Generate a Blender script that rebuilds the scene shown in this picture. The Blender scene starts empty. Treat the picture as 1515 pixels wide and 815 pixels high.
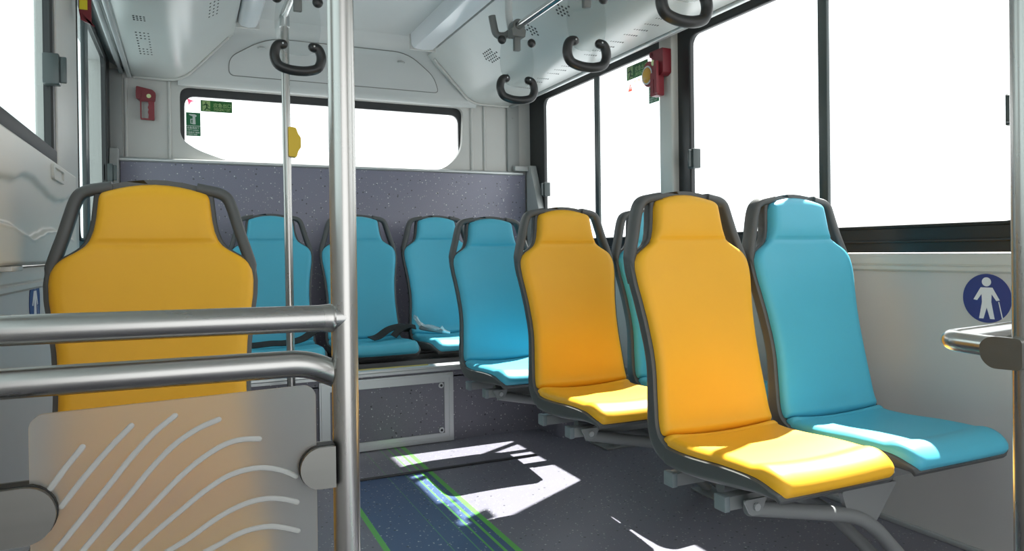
import bpy, bmesh, math, random
from mathutils import Vector, Matrix
random.seed(7)
S = bpy.context.scene
COL = S.collection
PI = math.pi

# ------------------------------------------------------------------ materials
def new_mat(name):
    m = bpy.data.materials.new(name); m.use_nodes = True
    nt = m.node_tree
    return m, nt, nt.nodes['Principled BSDF']

def plain(name, col, rough=0.5, metal=0.0, spec=0.5, bump=0.0, bscale=300, var=0.0):
    m, nt, b = new_mat(name)
    b.inputs['Base Color'].default_value = (*col, 1)
    b.inputs['Roughness'].default_value = rough
    b.inputs['Metallic'].default_value = metal
    b.inputs['Specular IOR Level'].default_value = spec
    tc = nt.nodes.new('ShaderNodeTexCoord')
    n = nt.nodes.new('ShaderNodeTexNoise')
    n.inputs['Scale'].default_value = bscale
    nt.links.new(tc.outputs['Object'], n.inputs['Vector'])
    if bump:
        bp = nt.nodes.new('ShaderNodeBump')
        bp.inputs['Strength'].default_value = bump
        bp.inputs['Distance'].default_value = 0.001
        nt.links.new(n.outputs['Fac'], bp.inputs['Height'])
        nt.links.new(bp.outputs['Normal'], b.inputs['Normal'])
    # slight tonal mottling of the material itself
    n2 = nt.nodes.new('ShaderNodeTexNoise'); n2.inputs['Scale'].default_value = 6
    nt.links.new(tc.outputs['Object'], n2.inputs['Vector'])
    mix = nt.nodes.new('ShaderNodeMix'); mix.data_type = 'RGBA'
    nt.links.new(n2.outputs['Fac'], mix.inputs[0])
    v = var or 0.04
    mix.inputs[6].default_value = (*[c*(1-v) for c in col], 1)
    mix.inputs[7].default_value = (*[min(1, c*(1+v)) for c in col], 1)
    nt.links.new(mix.outputs[2], b.inputs['Base Color'])
    return m

def brushed(name, col, rough=0.28, stretch=(8, 8, 900), axis=None):
    m, nt, b = new_mat(name)
    b.inputs['Metallic'].default_value = 1.0
    tc = nt.nodes.new('ShaderNodeTexCoord')
    mp = nt.nodes.new('ShaderNodeMapping'); mp.inputs['Scale'].default_value = stretch
    n = nt.nodes.new('ShaderNodeTexNoise'); n.inputs['Scale'].default_value = 1.0
    n.inputs['Detail'].default_value = 4
    nt.links.new(tc.outputs['Object'], mp.inputs['Vector'])
    nt.links.new(mp.outputs['Vector'], n.inputs['Vector'])
    mr = nt.nodes.new('ShaderNodeMapRange')
    mr.inputs['To Min'].default_value = rough*0.7; mr.inputs['To Max'].default_value = rough*1.35
    nt.links.new(n.outputs['Fac'], mr.inputs['Value'])
    nt.links.new(mr.outputs['Result'], b.inputs['Roughness'])
    mix = nt.nodes.new('ShaderNodeMix'); mix.data_type = 'RGBA'
    mix.inputs[6].default_value = (*[c*0.9 for c in col], 1)
    mix.inputs[7].default_value = (*[min(1, c*1.08) for c in col], 1)
    nt.links.new(n.outputs['Fac'], mix.inputs[0])
    nt.links.new(mix.outputs[2], b.inputs['Base Color'])
    return m

def speckled(name, base, white=0.45, dark=0.03, scale=75, rough=0.42, lane=False):
    m, nt, b = new_mat(name)
    N = nt.nodes.new; L = nt.links.new
    b.inputs['Roughness'].default_value = rough
    tc = N('ShaderNodeTexCoord')
    def math_(op, a, c=None, d=None):
        n = N('ShaderNodeMath'); n.operation = op
        for i, v in enumerate((a, c, d)):
            if v is None: continue
            if isinstance(v, (int, float)): n.inputs[i].default_value = v
            else: L(v, n.inputs[i])
        return n.outputs[0]
    def mixc(f, a, c):
        n = N('ShaderNodeMix'); n.data_type = 'RGBA'
        if isinstance(f, (int, float)): n.inputs[0].default_value = f
        else: L(f, n.inputs[0])
        for i, v in ((6, a), (7, c)):
            if isinstance(v, tuple): n.inputs[i].default_value = (*v, 1)
            else: L(v, n.inputs[i])
        return n.outputs[2]
    nz = N('ShaderNodeTexNoise'); nz.inputs['Scale'].default_value = 250
    L(tc.outputs['Object'], nz.inputs['Vector'])
    col = mixc(nz.outputs['Fac'], tuple(c*0.86 for c in base), tuple(c*1.14 for c in base))
    if lane:
        sx = N('ShaderNodeSeparateXYZ'); L(tc.outputs['Object'], sx.inputs[0])
        x, y = sx.outputs[0], sx.outputs[1]
        def band(c, w): return math_('COMPARE', x, c, w/2)
        inlane = math_('MULTIPLY', math_('COMPARE', x, 0.685, 0.17), math_('LESS_THAN', y, 2.69))
        col = mixc(inlane, col, (0.060, 0.105, 0.215))
    for k, (s, thr, lo, hi, c) in enumerate(((scale, 0.16, 0.72, 1.0, (white,)*3), (scale*0.8, 0.17, 0.66, 1.0, (dark,)*3), (scale*1.7, 0.22, 0.75, 1.0, (white*0.7,)*3))):
        mp = N('ShaderNodeMapping'); mp.inputs['Location'].default_value = (k*3.1, k*1.7, k*2.3)
        L(tc.outputs['Object'], mp.inputs['Vector'])
        v = N('ShaderNodeTexVoronoi'); v.inputs['Scale'].default_value = s
        L(mp.outputs['Vector'], v.inputs['Vector'])
        sc = N('ShaderNodeSeparateColor'); L(v.outputs['Color'], sc.inputs[0])
        f = math_('MULTIPLY', math_('LESS_THAN', v.outputs['Distance'], thr), math_('GREATER_THAN', sc.outputs[0], lo))
        col = mixc(math_('MULTIPLY', f, 0.8), col, c)
    if lane:
        g = (0.12, 0.46, 0.08)
        col = mixc(math_('MULTIPLY', band(0.515, 0.018), math_('LESS_THAN', y, 2.69)), col, g)
        for c, w, s in ((0.857, 0.019, 1), (0.823, 0.010, 1), (0.79, 0.0065, .9), (0.757, 0.0035, .6), (0.69, 0.003, .45)):
            col = mixc(math_('MULTIPLY', band(c, w), s), col, g)
    L(col, b.inputs['Base Color'])
    return m

def glass(name, tint, gloss=0.06):
    m, nt, b = new_mat(name)
    nt.nodes.remove(b)
    N = nt.nodes.new; L = nt.links.new
    t = N('ShaderNodeBsdfTransparent')
    g = N('ShaderNodeBsdfGlossy'); g.inputs['Roughness'].default_value = 0.02
    mx = N('ShaderNodeMixShader')
    lw = N('ShaderNodeLayerWeight'); lw.inputs['Blend'].default_value = 0.12
    mr = N('ShaderNodeMapRange'); mr.inputs['To Min'].default_value = gloss*0.4; mr.inputs['To Max'].default_value = gloss*3
    L(lw.outputs['Facing'], mr.inputs['Value'])
    tc = N('ShaderNodeTexCoord'); nz = N('ShaderNodeTexNoise'); nz.inputs['Scale'].default_value = 3
    L(tc.outputs['Object'], nz.inputs['Vector'])
    mc = N('ShaderNodeMix'); mc.data_type = 'RGBA'
    mc.inputs[6].default_value = (*[c*0.985 for c in tint], 1); mc.inputs[7].default_value = (*tint, 1)
    L(nz.outputs['Fac'], mc.inputs[0]); L(mc.outputs[2], t.inputs['Color'])
    L(mr.outputs['Result'], mx.inputs['Fac'])
    L(t.outputs[0], mx.inputs[1]); L(g.outputs[0], mx.inputs[2])
    L(mx.outputs[0], nt.nodes['Material Output'].inputs['Surface'])
    return m

def sticker(name, col, rough=0.5, trans=0.35):
    """printed film on glass: some daylight comes through it"""
    m, nt, b = new_mat(name)
    b.inputs['Base Color'].default_value = (*col, 1); b.inputs['Roughness'].default_value = rough
    t = nt.nodes.new('ShaderNodeBsdfTranslucent'); t.inputs['Color'].default_value = (*col, 1)
    mx = nt.nodes.new('ShaderNodeMixShader'); mx.inputs['Fac'].default_value = trans
    nt.links.new(b.outputs[0], mx.inputs[1]); nt.links.new(t.outputs[0], mx.inputs[2])
    nt.links.new(mx.outputs[0], nt.nodes['Material Output'].inputs['Surface'])
    return m

def frosted(name, col, rough, w=0.6):
    m, nt, b = new_mat(name)
    N = nt.nodes.new; L = nt.links.new
    b.inputs['Base Color'].default_value = (*col, 1); b.inputs['Roughness'].default_value = rough
    b.inputs['Transmission Weight'].default_value = 1.0
    b.inputs['IOR'].default_value = 1.25
    d = N('ShaderNodeBsdfDiffuse'); d.inputs['Color'].default_value = (0.62, 0.62, 0.60, 1)
    tc = N('ShaderNodeTexCoord'); nz = N('ShaderNodeTexNoise'); nz.inputs['Scale'].default_value = 5
    L(tc.outputs['Object'], nz.inputs['Vector'])
    mr = N('ShaderNodeMapRange'); mr.inputs['To Min'].default_value = (1-w)*0.9; mr.inputs['To Max'].default_value = (1-w)*1.1
    L(nz.outputs['Fac'], mr.inputs['Value'])
    mx = N('ShaderNodeMixShader')
    L(mr.outputs['Result'], mx.inputs['Fac'])
    L(b.outputs[0], mx.inputs[1]); L(d.outputs[0], mx.inputs[2])
    L(mx.outputs[0], nt.nodes['Material Output'].inputs['Surface'])
    return m

M = {}
M['yellow'] = plain('yellow_leatherette', (0.87, 0.45, 0.022), 0.48, spec=.38, bump=0.12, bscale=900)
M['blue'] = plain('turquoise_leatherette', (0.085, 0.46, 0.62), 0.45, spec=.4, bump=0.12, bscale=900)
M['shell'] = plain('dark_grey_seat_plastic', (0.088, 0.092, 0.091), 0.48, bump=0.15, bscale=700)
M['wall'] = plain('pale_wall_plastic', (0.52, 0.515, 0.49), 0.45)
M['panelwall'] = plain('pale_grey_laminate', (0.53, 0.52, 0.51), 0.4)
M['ceil'] = plain('ceiling_laminate', (0.53, 0.54, 0.53), 0.35)
M['duct'] = plain('duct_plastic', (0.52, 0.54, 0.52), 0.28)
M['cream'] = plain('cream_plastic', (0.58, 0.575, 0.535), 0.38)
M['ledge'] = plain('ledge_profile', (0.55, 0.55, 0.52), 0.4)
M['alu'] = plain('matt_aluminium', (0.55, 0.57, 0.57), 0.38, metal=0.6)
M['greymetal'] = plain('grey_painted_metal', (0.42, 0.43, 0.42), 0.45)
M['clampgrey'] = plain('grey_clamp_plastic', (0.15, 0.155, 0.15), 0.5)
M['stripgrey'] = plain('grey_pillar_strip', (0.30, 0.31, 0.30), 0.45)
M['undergrey'] = plain('seat_frame_paint', (0.24, 0.25, 0.25), 0.42)
M['capgrey'] = plain('bar_end_plastic', (0.21, 0.245, 0.26), 0.5)
M['steel'] = brushed('brushed_stainless_steel', (0.47, 0.46, 0.44), 0.27, (25, 25, 4))
M['steelx'] = brushed('brushed_stainless_steel_lengthwise', (0.43, 0.425, 0.41), 0.27, (4, 25, 25))
M['steelplate'] = brushed('brushed_steel_plate', (0.235, 0.232, 0.215), 0.36, (6, 60, 60))
M['guard'] = brushed('satin_rail', (0.60, 0.60, 0.58), 0.24, (4, 25, 25))
M['chrome'] = brushed('polished_rail', (0.62, 0.63, 0.62), 0.16, (20, 5, 20))
M['black'] = plain('black_window_frame', (0.016, 0.018, 0.019), 0.35)
M['rubber'] = plain('black_rubber', (0.012, 0.013, 0.013), 0.55)
M['mullion'] = plain('dark_window_mullion', (0.05, 0.065, 0.065), 0.35)
M['handleblack'] = plain('strap_handle_plastic', (0.018, 0.018, 0.018), 0.38)
M['red'] = plain('red_hammer_plastic', (0.17, 0.013, 0.020), 0.4)
M['redlight'] = plain('red_hammer_plastic_face', (0.22, 0.018, 0.026), 0.4)
M['glow'] = plain('pale_green_dot', (0.62, 0.70, 0.36), 0.5)
M['amber'] = plain('amber_lens', (0.62, 0.34, 0.05), 0.2)
M['labelyellow'] = plain('yellow_label', (0.70, 0.58, 0.02), 0.5)
M['ink'] = plain('label_ink', (0.25, 0.22, 0.03), 0.6)
M['buttonyellow'] = plain('yellow_button_plastic', (0.80, 0.53, 0.03), 0.45)
M['signblue'] = plain('blue_sign_film', (0.028, 0.042, 0.20), 0.45)
M['signwhite'] = plain('white_sign_film', (0.72, 0.73, 0.76), 0.5)
M['sgreen'] = sticker('green_film', (0.035, 0.17, 0.09), trans=.5)
M['sgreen2'] = sticker('exit_green_film', (0.05, 0.17, 0.055), trans=.5)
M['spale'] = sticker('pale_green_film', (0.62, 0.78, 0.40), trans=.6)
M['swhite'] = sticker('white_film', (0.66, 0.70, 0.70))
M['spink'] = sticker('pink_film', (0.90, 0.30, 0.45), trans=0.5)
M['sorange'] = sticker('orange_red_film', (0.95, 0.22, 0.13), trans=0.5)
M['sline'] = sticker('pale_grey_film', (0.62, 0.68, 0.68), trans=0.5)
M['glass'] = glass('window_glass', (0.97, 0.985, 0.985))
M['glassleft'] = glass('window_glass_green_tint', (0.80, 0.87, 0.87))
M['acrylic'] = glass('clear_acrylic', (0.90, 0.92, 0.92), 0.16)
M['frost'] = frosted('frosted_acrylic', (0.90, 0.88, 0.85), 0.36, 0.78)
M['groove'] = frosted('milled_acrylic_groove', (0.95, 0.95, 0.93), 0.3, 0.25)
M['strip'] = plain('light_cover_plastic', (0.66, 0.68, 0.70), 0.18)
M['dots'] = plain('perforation_dark', (0.05, 0.052, 0.05), 0.7)
M['line'] = plain('panel_gap_shadow', (0.20, 0.20, 0.185), 0.6)  # dark colour that imitates the shadow in a panel gap
m, nt, b = new_mat('crinkled_clear_film'); M['film'] = m
b.inputs['Base Color'].default_value = (.75, .80, .82, 1); b.inputs['Roughness'].default_value = .12
tr = nt.nodes.new('ShaderNodeBsdfTransparent'); mx = nt.nodes.new('ShaderNodeMixShader'); mx.inputs['Fac'].default_value = .42
nt.links.new(tr.outputs[0], mx.inputs[1]); nt.links.new(b.outputs[0], mx.inputs[2]); nt.links.new(mx.outputs[0], nt.nodes['Material Output'].inputs['Surface'])
M['web'] = plain('belt_webbing', (0.022, 0.022, 0.022), 0.6, bump=0.3, bscale=1500)
M['wrap'] = plain('plastic_wrap_film', (0.55, 0.60, 0.62), 0.15)
M['buckle'] = plain('buckle_plastic', (0.11, 0.13, 0.14), 0.4)
M['seam'] = plain('floor_edge_strip', (0.03, 0.03, 0.033), 0.5)
M['floor'] = speckled('speckled_vinyl_floor', (0.185, 0.18, 0.22), white=.65, lane=True, scale=55, rough=0.36)
M['vinyl'] = speckled('speckled_vinyl_panel', (0.225, 0.22, 0.285), white=0.75, dark=.07, scale=48, rough=0.30)
M['vinylbox'] = speckled('speckled_vinyl_bench', (0.165, 0.16, 0.195), white=0.6, scale=55, rough=0.4)
M['dark'] = plain('dark_bench_top', (0.03, 0.03, 0.03), 0.6)
M['yellowtrim'] = plain('yellow_edge_trim', (0.55, 0.46, 0.10), 0.5)

# ------------------------------------------------------------------ object helpers
def link(name, me, mat, parent=None, smooth=40, loc=None):
    o = bpy.data.objects.new(name, me); COL.objects.link(o)
    if mat is not None: me.materials.append(mat)
    if smooth:
        me.polygons.foreach_set('use_smooth', [True]*len(me.polygons))
        me.set_sharp_from_angle(angle=math.radians(smooth))
    if parent is not None:
        o.parent = parent
    return o

def root_loc(o):
    v = Vector((0, 0, 0))
    while o is not None:
        v += o.location; o = o.parent
    return v

def obj(name, bm, mat, parent=None, smooth=40, world=True):
    """geometry given in world space; shifted into the parent's frame"""
    if parent is not None and world:
        bmesh.ops.translate(bm, verts=bm.verts[:], vec=-root_loc(parent))
    bmesh.ops.recalc_face_normals(bm, faces=bm.faces[:])
    me = bpy.data.meshes.new(name); bm.to_mesh(me); bm.free()
    return link(name, me, mat, parent, smooth)

def thing(name, label, cat, loc=(0, 0, 0), group=None):
    o = bpy.data.objects.new(name, None); COL.objects.link(o)
    o.location = loc; o.empty_display_size = 0.05
    o['label'] = label; o['category'] = cat
    if group: o['group'] = group
    return o

def tag(o, label, cat, group=None):
    o['label'] = label; o['category'] = cat
    if group: o['group'] = group
    return o

def struct(name, bm, mat, parent=None, smooth=40):
    o = obj(name, bm, mat, parent, smooth)
    if parent is None: o['kind'] = 'structure'
    return o

def struct_empty(name, loc):
    o = bpy.data.objects.new(name, None); COL.objects.link(o); o.location = loc
    o['kind'] = 'structure'
    return o

def BM(): return bmesh.new()

def add_box(bm, a, b, bev=0.0, seg=2):
    a, b = Vector(a), Vector(b)
    r = bmesh.ops.create_cube(bm, size=1.0)
    vs = r['verts']
    for v in vs:
        v.co = Vector(((a[i]+b[i])/2 + v.co[i]*abs(b[i]-a[i]) for i in range(3)))
    if bev:
        es = list({e for v in vs for e in v.link_edges})
        bmesh.ops.bevel(bm, geom=es, offset=bev, segments=seg, profile=0.5, affect='EDGES')
    return bm

def catmull(pts, n=8, closed=False):
    pts = [Vector(p) for p in pts]; out = []
    m = len(pts)
    rng = range(m if closed else m-1)
    for i in rng:
        p1, p2 = pts[i], pts[(i+1) % m]
        p0 = pts[(i-1) % m] if (closed or i > 0) else p1*2-p2
        p3 = pts[(i+2) % m] if (closed or i+2 < m) else p2*2-p1
        for k in range(n):
            t = k/n
            out.append(0.5*((2*p1)+(-p0+p2)*t+(2*p0-5*p1+4*p2-p3)*t*t+(-p0+3*p1-3*p2+p3)*t**3))
    if not closed: out.append(pts[-1])
    return out

def fillet(pts, r, n=8):
    """polyline with rounded corners"""
    pts = [Vector(p) for p in pts]; out = [pts[0]]
    for i in range(1, len(pts)-1):
        p, a, b = pts[i], pts[i-1], pts[i+1]
        da, db = (a-p), (b-p)
        rr = min(r if not isinstance(r, (list, tuple)) else r[i-1], da.length*0.49, db.length*0.49)
        s, e = p+da.normalized()*rr, p+db.normalized()*rr
        for k in range(n+1):
            t = k/n
            out.append(s*(1-t)**2+p*2*t*(1-t)+e*t*t)
    out.append(pts[-1])
    return out

def add_tube(bm, pts, r, seg=16, cap=True, closed=False, flat=None, round_end=False):
    """tube along points; r may be a list; flat=(up, ratio) squashes the section along up"""
    pts = [Vector(p) for p in pts]
    n = len(pts)
    if round_end and not closed:
        rr = r if not isinstance(r, (list, tuple)) else r[0]
        d0 = (pts[0]-pts[1]).normalized(); d1 = (pts[-1]-pts[-2]).normalized()
        a = [pts[0]+d0*rr*s for s in (0.98, 0.8, 0.45)]
        b = [pts[-1]+d1*rr*s for s in (0.45, 0.8, 0.98)]
        rl = [rr*0.2, rr*0.6, rr*0.89] + [rr]*n + [rr*0.89, rr*0.6, rr*0.2]
        pts = a+pts+b; r = rl; n = len(pts)
    rings = []
    up = None
    for i, p in enumerate(pts):
        if closed: t = pts[(i+1) % n]-pts[(i-1) % n]
        else: t = pts[min(i+1, n-1)]-pts[max(i-1, 0)]
        t.normalize()
        if up is None:
            up = Vector((0, 0, 1)) if abs(t.z) < 0.9 else Vector((0, 1, 0))
        side = t.cross(up).normalized(); up = side.cross(t).normalized()
        ri = r[i] if isinstance(r, (list, tuple)) else r
        ring = []
        for k in range(seg):
            a = 2*PI*k/seg
            v = side*math.cos(a)*ri+up*math.sin(a)*ri
            if flat:
                f = Vector(flat[0]).normalized(); v = v - f*v.dot(f)*(1-flat[1])
            ring.append(bm.verts.new(p+v))
        rings.append(ring)
    m = n if closed else n-1
    for i in range(m):
        A, B = rings[i], rings[(i+1) % n]
        for k in range(seg):
            bm.faces.new((A[k], A[(k+1) % seg], B[(k+1) % seg], B[k]))
    if cap and not closed:
        bm.faces.new(rings[0][::-1]); bm.faces.new(rings[-1])
    return bm

def add_sweep(bm, rings, cap=True, closed_section=True):
    vr = [[bm.verts.new(p) for p in r] for r in rings]
    n = len(vr[0])
    for i in range(len(vr)-1):
        A, B = vr[i], vr[i+1]
        for k in range(n if closed_section else n-1):
            bm.faces.new((A[k], A[(k+1) % n], B[(k+1) % n], B[k]))
    if cap and closed_section:
        bm.faces.new(vr[0][::-1]); bm.faces.new(vr[-1])
    return bm

def add_prism(bm, outer, holes, mapf, d0, d1):
    """polygon (2D list) with holes, mapped by mapf(u, v, d), from depth d0 to d1"""
    loops = []
    for lp in [outer]+list(holes):
        vs = [bm.verts.new(mapf(u, v, d0)) for u, v in lp]
        loops.append(vs)
    edges = []
    for vs in loops:
        for i in range(len(vs)):
            edges.append(bm.edges.new((vs[i], vs[(i+1) % len(vs)])))
    r = bmesh.ops.triangle_fill(bm, edges=edges, use_beauty=True, use_dissolve=False)
    faces = [g for g in r['geom'] if isinstance(g, bmesh.types.BMFace)]
    if d1 is None: return bm
    top = []
    for vs, lp in zip(loops, [outer]+list(holes)):
        top.append([bm.verts.new(mapf(u, v, d1)) for u, v in lp])
    vmap = {}
    for a, b in zip(loops, top):
        for x, y in zip(a, b): vmap[x] = y
    for f in faces:
        bm.faces.new([vmap[v] for v in reversed(f.verts)])
    for a, b in zip(loops, top):
        n = len(a)
        for i in range(n):
            bm.faces.new((a[i], a[(i+1) % n], b[(i+1) % n], b[i]))
    return bm

def rrect(x0, x1, y0, y1, r, n=6):
    out = []
    for cx, cy, a0 in ((x1-r, y1-r, 0), (x0+r, y1-r, 90), (x0+r, y0+r, 180), (x1-r, y0+r, 270)):
        for k in range(n+1):
            a = math.radians(a0+90*k/n)
            out.append((cx+r*math.cos(a), cy+r*math.sin(a)))
    return out

def circle(cx, cy, rx, ry=None, n=32):
    ry = ry or rx
    return [(cx+rx*math.cos(2*PI*k/n), cy+ry*math.sin(2*PI*k/n)) for k in range(n)]

def round_poly(pts, r, n=5):
    m = len(pts); out = []
    for i in range(m):
        p = Vector(pts[i]); a = Vector(pts[i-1]); b = Vector(pts[(i+1) % m])
        da, db = a-p, b-p
        ri = r[i] if isinstance(r, (list, tuple)) else r
        rr = min(ri, da.length*0.49, db.length*0.49)
        s, e = p+da.normalized()*rr, p+db.normalized()*rr
        for k in range(n+1):
            t = k/n
            q = s*(1-t)**2+p*2*t*(1-t)+e*t*t
            out.append((q.x, q.y))
    return out

XZ = lambda u, v, d: Vector((u, d, v))      # drawn in x,z; depth along y
YZ = lambda u, v, d: Vector((d, u, v))      # drawn in y,z; depth along x
XY = lambda u, v, d: Vector((u, v, d))

def text_bm(body, size, mapf, depth=None):
    """lettering as flat mesh; mapf(u,v,0) places it"""
    cu = bpy.data.curves.new('lettering', 'FONT'); cu.body = body; cu.size = size
    cu.align_x = 'LEFT'; cu.resolution_u = 3; cu.offset = size*.022
    o = bpy.data.objects.new('lettering', cu); COL.objects.link(o)
    dg = bpy.context.evaluated_depsgraph_get(); dg.update()
    me = bpy.data.meshes.new_from_object(o.evaluated_get(dg))
    bpy.data.objects.remove(o); bpy.data.curves.remove(cu)
    bm = bmesh.new(); bm.from_mesh(me); bpy.data.meshes.remove(me)
    for v in bm.verts: v.co = mapf(v.co.x, v.co.y, 0)
    return bm

# ------------------------------------------------------------------ the shell of the bus
XL, XR = -0.34, 2.0          # inner faces of the side walls
YF, YB = -1.6, 4.10          # open front end, rear wall
ZS, ZT = 0.926, 1.786        # glass bottom / top at the sides

# floor
struct('floor', add_box(BM(), (XL-0.1, YF, -0.05), (XR+0.1, YB+0.2, 0.0)), M['floor'])
# raised edge strip across the floor
struct('trim_1', add_box(BM(), (0.20, 2.690, 0.0), (1.327, 2.708, 0.006), 0.002), M['seam'])

# ceiling
struct('ceiling', add_box(BM(), (XL-0.1, YF, 2.06), (XR+0.1, YB+0.2, 2.12)), M['ceil'])

# side walls: lower panel, head rail
def side_wall(name, xi, s):
    bm = BM()
    xo = xi+s*0.09
    def B(y0, y1, z0, z1, x0=xi, x1=None):
        add_box(bm, (min(x0, xo), y0, z0), (max(x0, xo), y1, z1))
    B(YF, YB+0.1, 0.0, 0.79)
    B(YF, YB+0.1, 1.84, 2.06, xi+s*0.02)
    return struct(name, bm, M['panelwall'])
side_wall('wall_right', XR, 1)
side_wall('wall_left', XL, -1)
# ledge profile below each window line
for nm, xi, s in (('trim_2', XR, -1), ('trim_3', XL, 1)):
    prof = [(0, .784), (s*.004, .784), (s*.012, .790), (s*.012, .800), (s*.008, .803), (s*.010, .806), (s*.012, .808), (s*.012, .822), (s*.006, .837), (-s*.03, .842), (-s*.03, .784)]
    rings = [[Vector((xi+u, y, z)) for u, z in prof] for y in (YF, YB)]
    struct(nm, add_sweep(BM(), rings), M['ledge'], smooth=25)
# metal strip at the foot of the right wall
struct('baseboard_right', add_box(BM(), (XR-0.014, YF, 0.0), (XR, YB, 0.016), 0.003), M['alu'])
struct('baseboard_left', add_box(BM(), (XL, YF, 0.0), (XL+0.014, YB, 0.016), 0.003), M['alu'])

# side windows: black frame with two panes, a mullion and latches
wn = [0]
def side_window(name, xi, s, y0, y1, iy0, iy1, mull, latches, gmat, zs=ZS, mw=.0195):
    w = struct_empty(name, (xi, (y0+y1)/2, zs))
    bm = BM()
    hole = rrect(iy0, iy1, zs, ZT, 0.045)
    outer = [(y0, 0.842), (y1, 0.842), (y1, 1.85), (y0, 1.85)]
    add_prism(bm, outer, [hole], YZ, xi, xi+s*0.014)
    obj('window_frame', bm, M['black'], w, 25)
    # inner rubber lip round the opening
    bm = BM()
    lip = [Vector((xi-s*0.003, u, v)) for u, v in rrect(iy0-0.004, iy1+0.004, zs-0.004, ZT+0.004, 0.045)]
    add_tube(bm, lip, 0.006, 8, closed=True)
    obj('rubber_seal', bm, M['rubber'], w)
    # a long horizontal step in the sill part of the frame
    obj('sill_rib', add_box(BM(), (min(xi, xi-s*.008), y0+0.01, 0.872), (max(xi, xi-s*.008), y1-0.01, 0.880), 0.002), M['black'], w)
    if mull is not None:
        ms = mull if isinstance(mull, (list, tuple)) else [mull]
        for k in ms:
            bm = add_box(BM(), (min(xi-s*.004, xi+s*.012), k-mw, zs), (max(xi-s*.004, xi+s*.012), k+mw, ZT), 0.004)
            obj('mullion', bm, M['mullion'], w)
        edges = [iy0-.01]+list(ms)+[iy1+.01]
    else: edges = [iy0-.01, iy1+.01]
    for k in range(len(edges)-1):
        xg = xi+s*(0.005+0.005*(k % 2))
        bm = add_box(BM(), (min(xg, xg+s*.004), edges[k], zs-.01), (max(xg, xg+s*.004), edges[k+1], ZT+.01))
        obj('window_pane', bm, gmat, w, 0)
    for ly, lz, sg in latches:
        bm = BM()
        add_box(bm, (min(xi-s*.030, xi+s*.010), ly-0.020, lz-0.042), (max(xi-s*.030, xi+s*.010), ly+0.020, lz+0.042), 0.004)
        add_box(bm, (min(xi-s*.046, xi-s*.028), ly+sg*0.004-0.006, lz-0.036), (max(xi-s*.046, xi-s*.028), ly+sg*0.004+0.006, lz+0.036), 0.003)
        obj('latch', bm, M['mullion'], w)
    return w
side_window('window_1', XR, 1, 2.66, YB+0.03, 2.675, 3.892, 3.284, [(3.865, 1.235, -1)], M['glass'])
side_window('window_2', XR, 1, 1.06, 2.62, 1.145, 2.496, 1.792, [(2.47, 1.25, -1), (1.155, 1.218, 1)], M['glass'])
side_window('window_3', XR, 1, -0.60, 0.98, -0.52, 0.90, 0.19, [], M['glass'])
side_window('window_4', XL, -1, 2.83, YB+0.03, 2.86, 3.83, 3.15, [(3.85, 1.255, -1)], M['glassleft'], mw=.045)
side_window('window_5', XL, -1, 1.06, 2.44, 1.145, 2.335, 1.70, [(2.31, 1.375, -1)], M['glassleft'])
side_window('window_6', XL, -1, -0.60, 0.98, -0.52, 0.90, 0.19, [], M['glassleft'])
# pale posts between the windows
struct('trim_4', add_box(BM(), (XR-0.035, 2.588, 0.837), (XR+0.05, 2.684, 1.86), 0.010, 3), M['cream'])
struct('trim_5', add_box(BM(), (XL-0.05, 2.43, 0.837), (XL+0.006, 2.85, 1.86), 0.006, 3), M['wall'])
struct('trim_6', add_box(BM(), (XR-0.02, 0.965, 0.837), (XR+0.05, 1.075, 1.86), 0.010, 3), M['cream'])
struct('trim_7', add_box(BM(), (XL-0.05, 0.965, 0.837), (XL+0.02, 1.075, 1.86), 0.010, 3), M['cream'])
for nm, x0, x1 in (('trim_8', XR-0.02, XR+0.05), ('trim_9', XL-0.05, XL+0.02)):
    struct(nm, add_box(BM(), (x0, YF, 0.837), (x1, -0.585, 1.86), 0.010, 3), M['cream'])

# rear wall with the wide window opening
opening = round_poly([(-.022, 1.742), (-.022, 1.47), (.055, 1.415), (.22, 1.357), (.40, 1.335), (1.28, 1.335), (1.44, 1.372), (1.535, 1.475), (1.548, 1.742)],
                     [.05, .05, .06, .1, .1, .1, .1, .08, .05], 6)
bm = BM()
add_prism(bm, [(XL-.1, 0), (XR+.1, 0), (XR+.1, 2.06), (XL-.1, 2.06)], [opening], XZ, YB, YB+0.03)
struct('wall_rear', bm, M['wall'], smooth=25)
w = struct_empty('window_7', (0.77, YB+0.03, 1.335))
bm = BM()
inner = round_poly([(0.0, 1.70), (-0.002, 1.33), (1.53, 1.33), (1.527, 1.70)], [.055, .02, .02, .055], 6)
add_prism(bm, [(-.08, 1.25), (1.60, 1.25), (1.60, 1.80), (-.08, 1.80)], [inner], XZ, YB+0.034, YB+0.05)
obj('window_frame', bm, M['black'], w, 25)
obj('window_pane', add_box(BM(), (-.08, YB+.052, 1.25), (1.60, YB+.056, 1.80)), M['glass'], w, 0)
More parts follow.
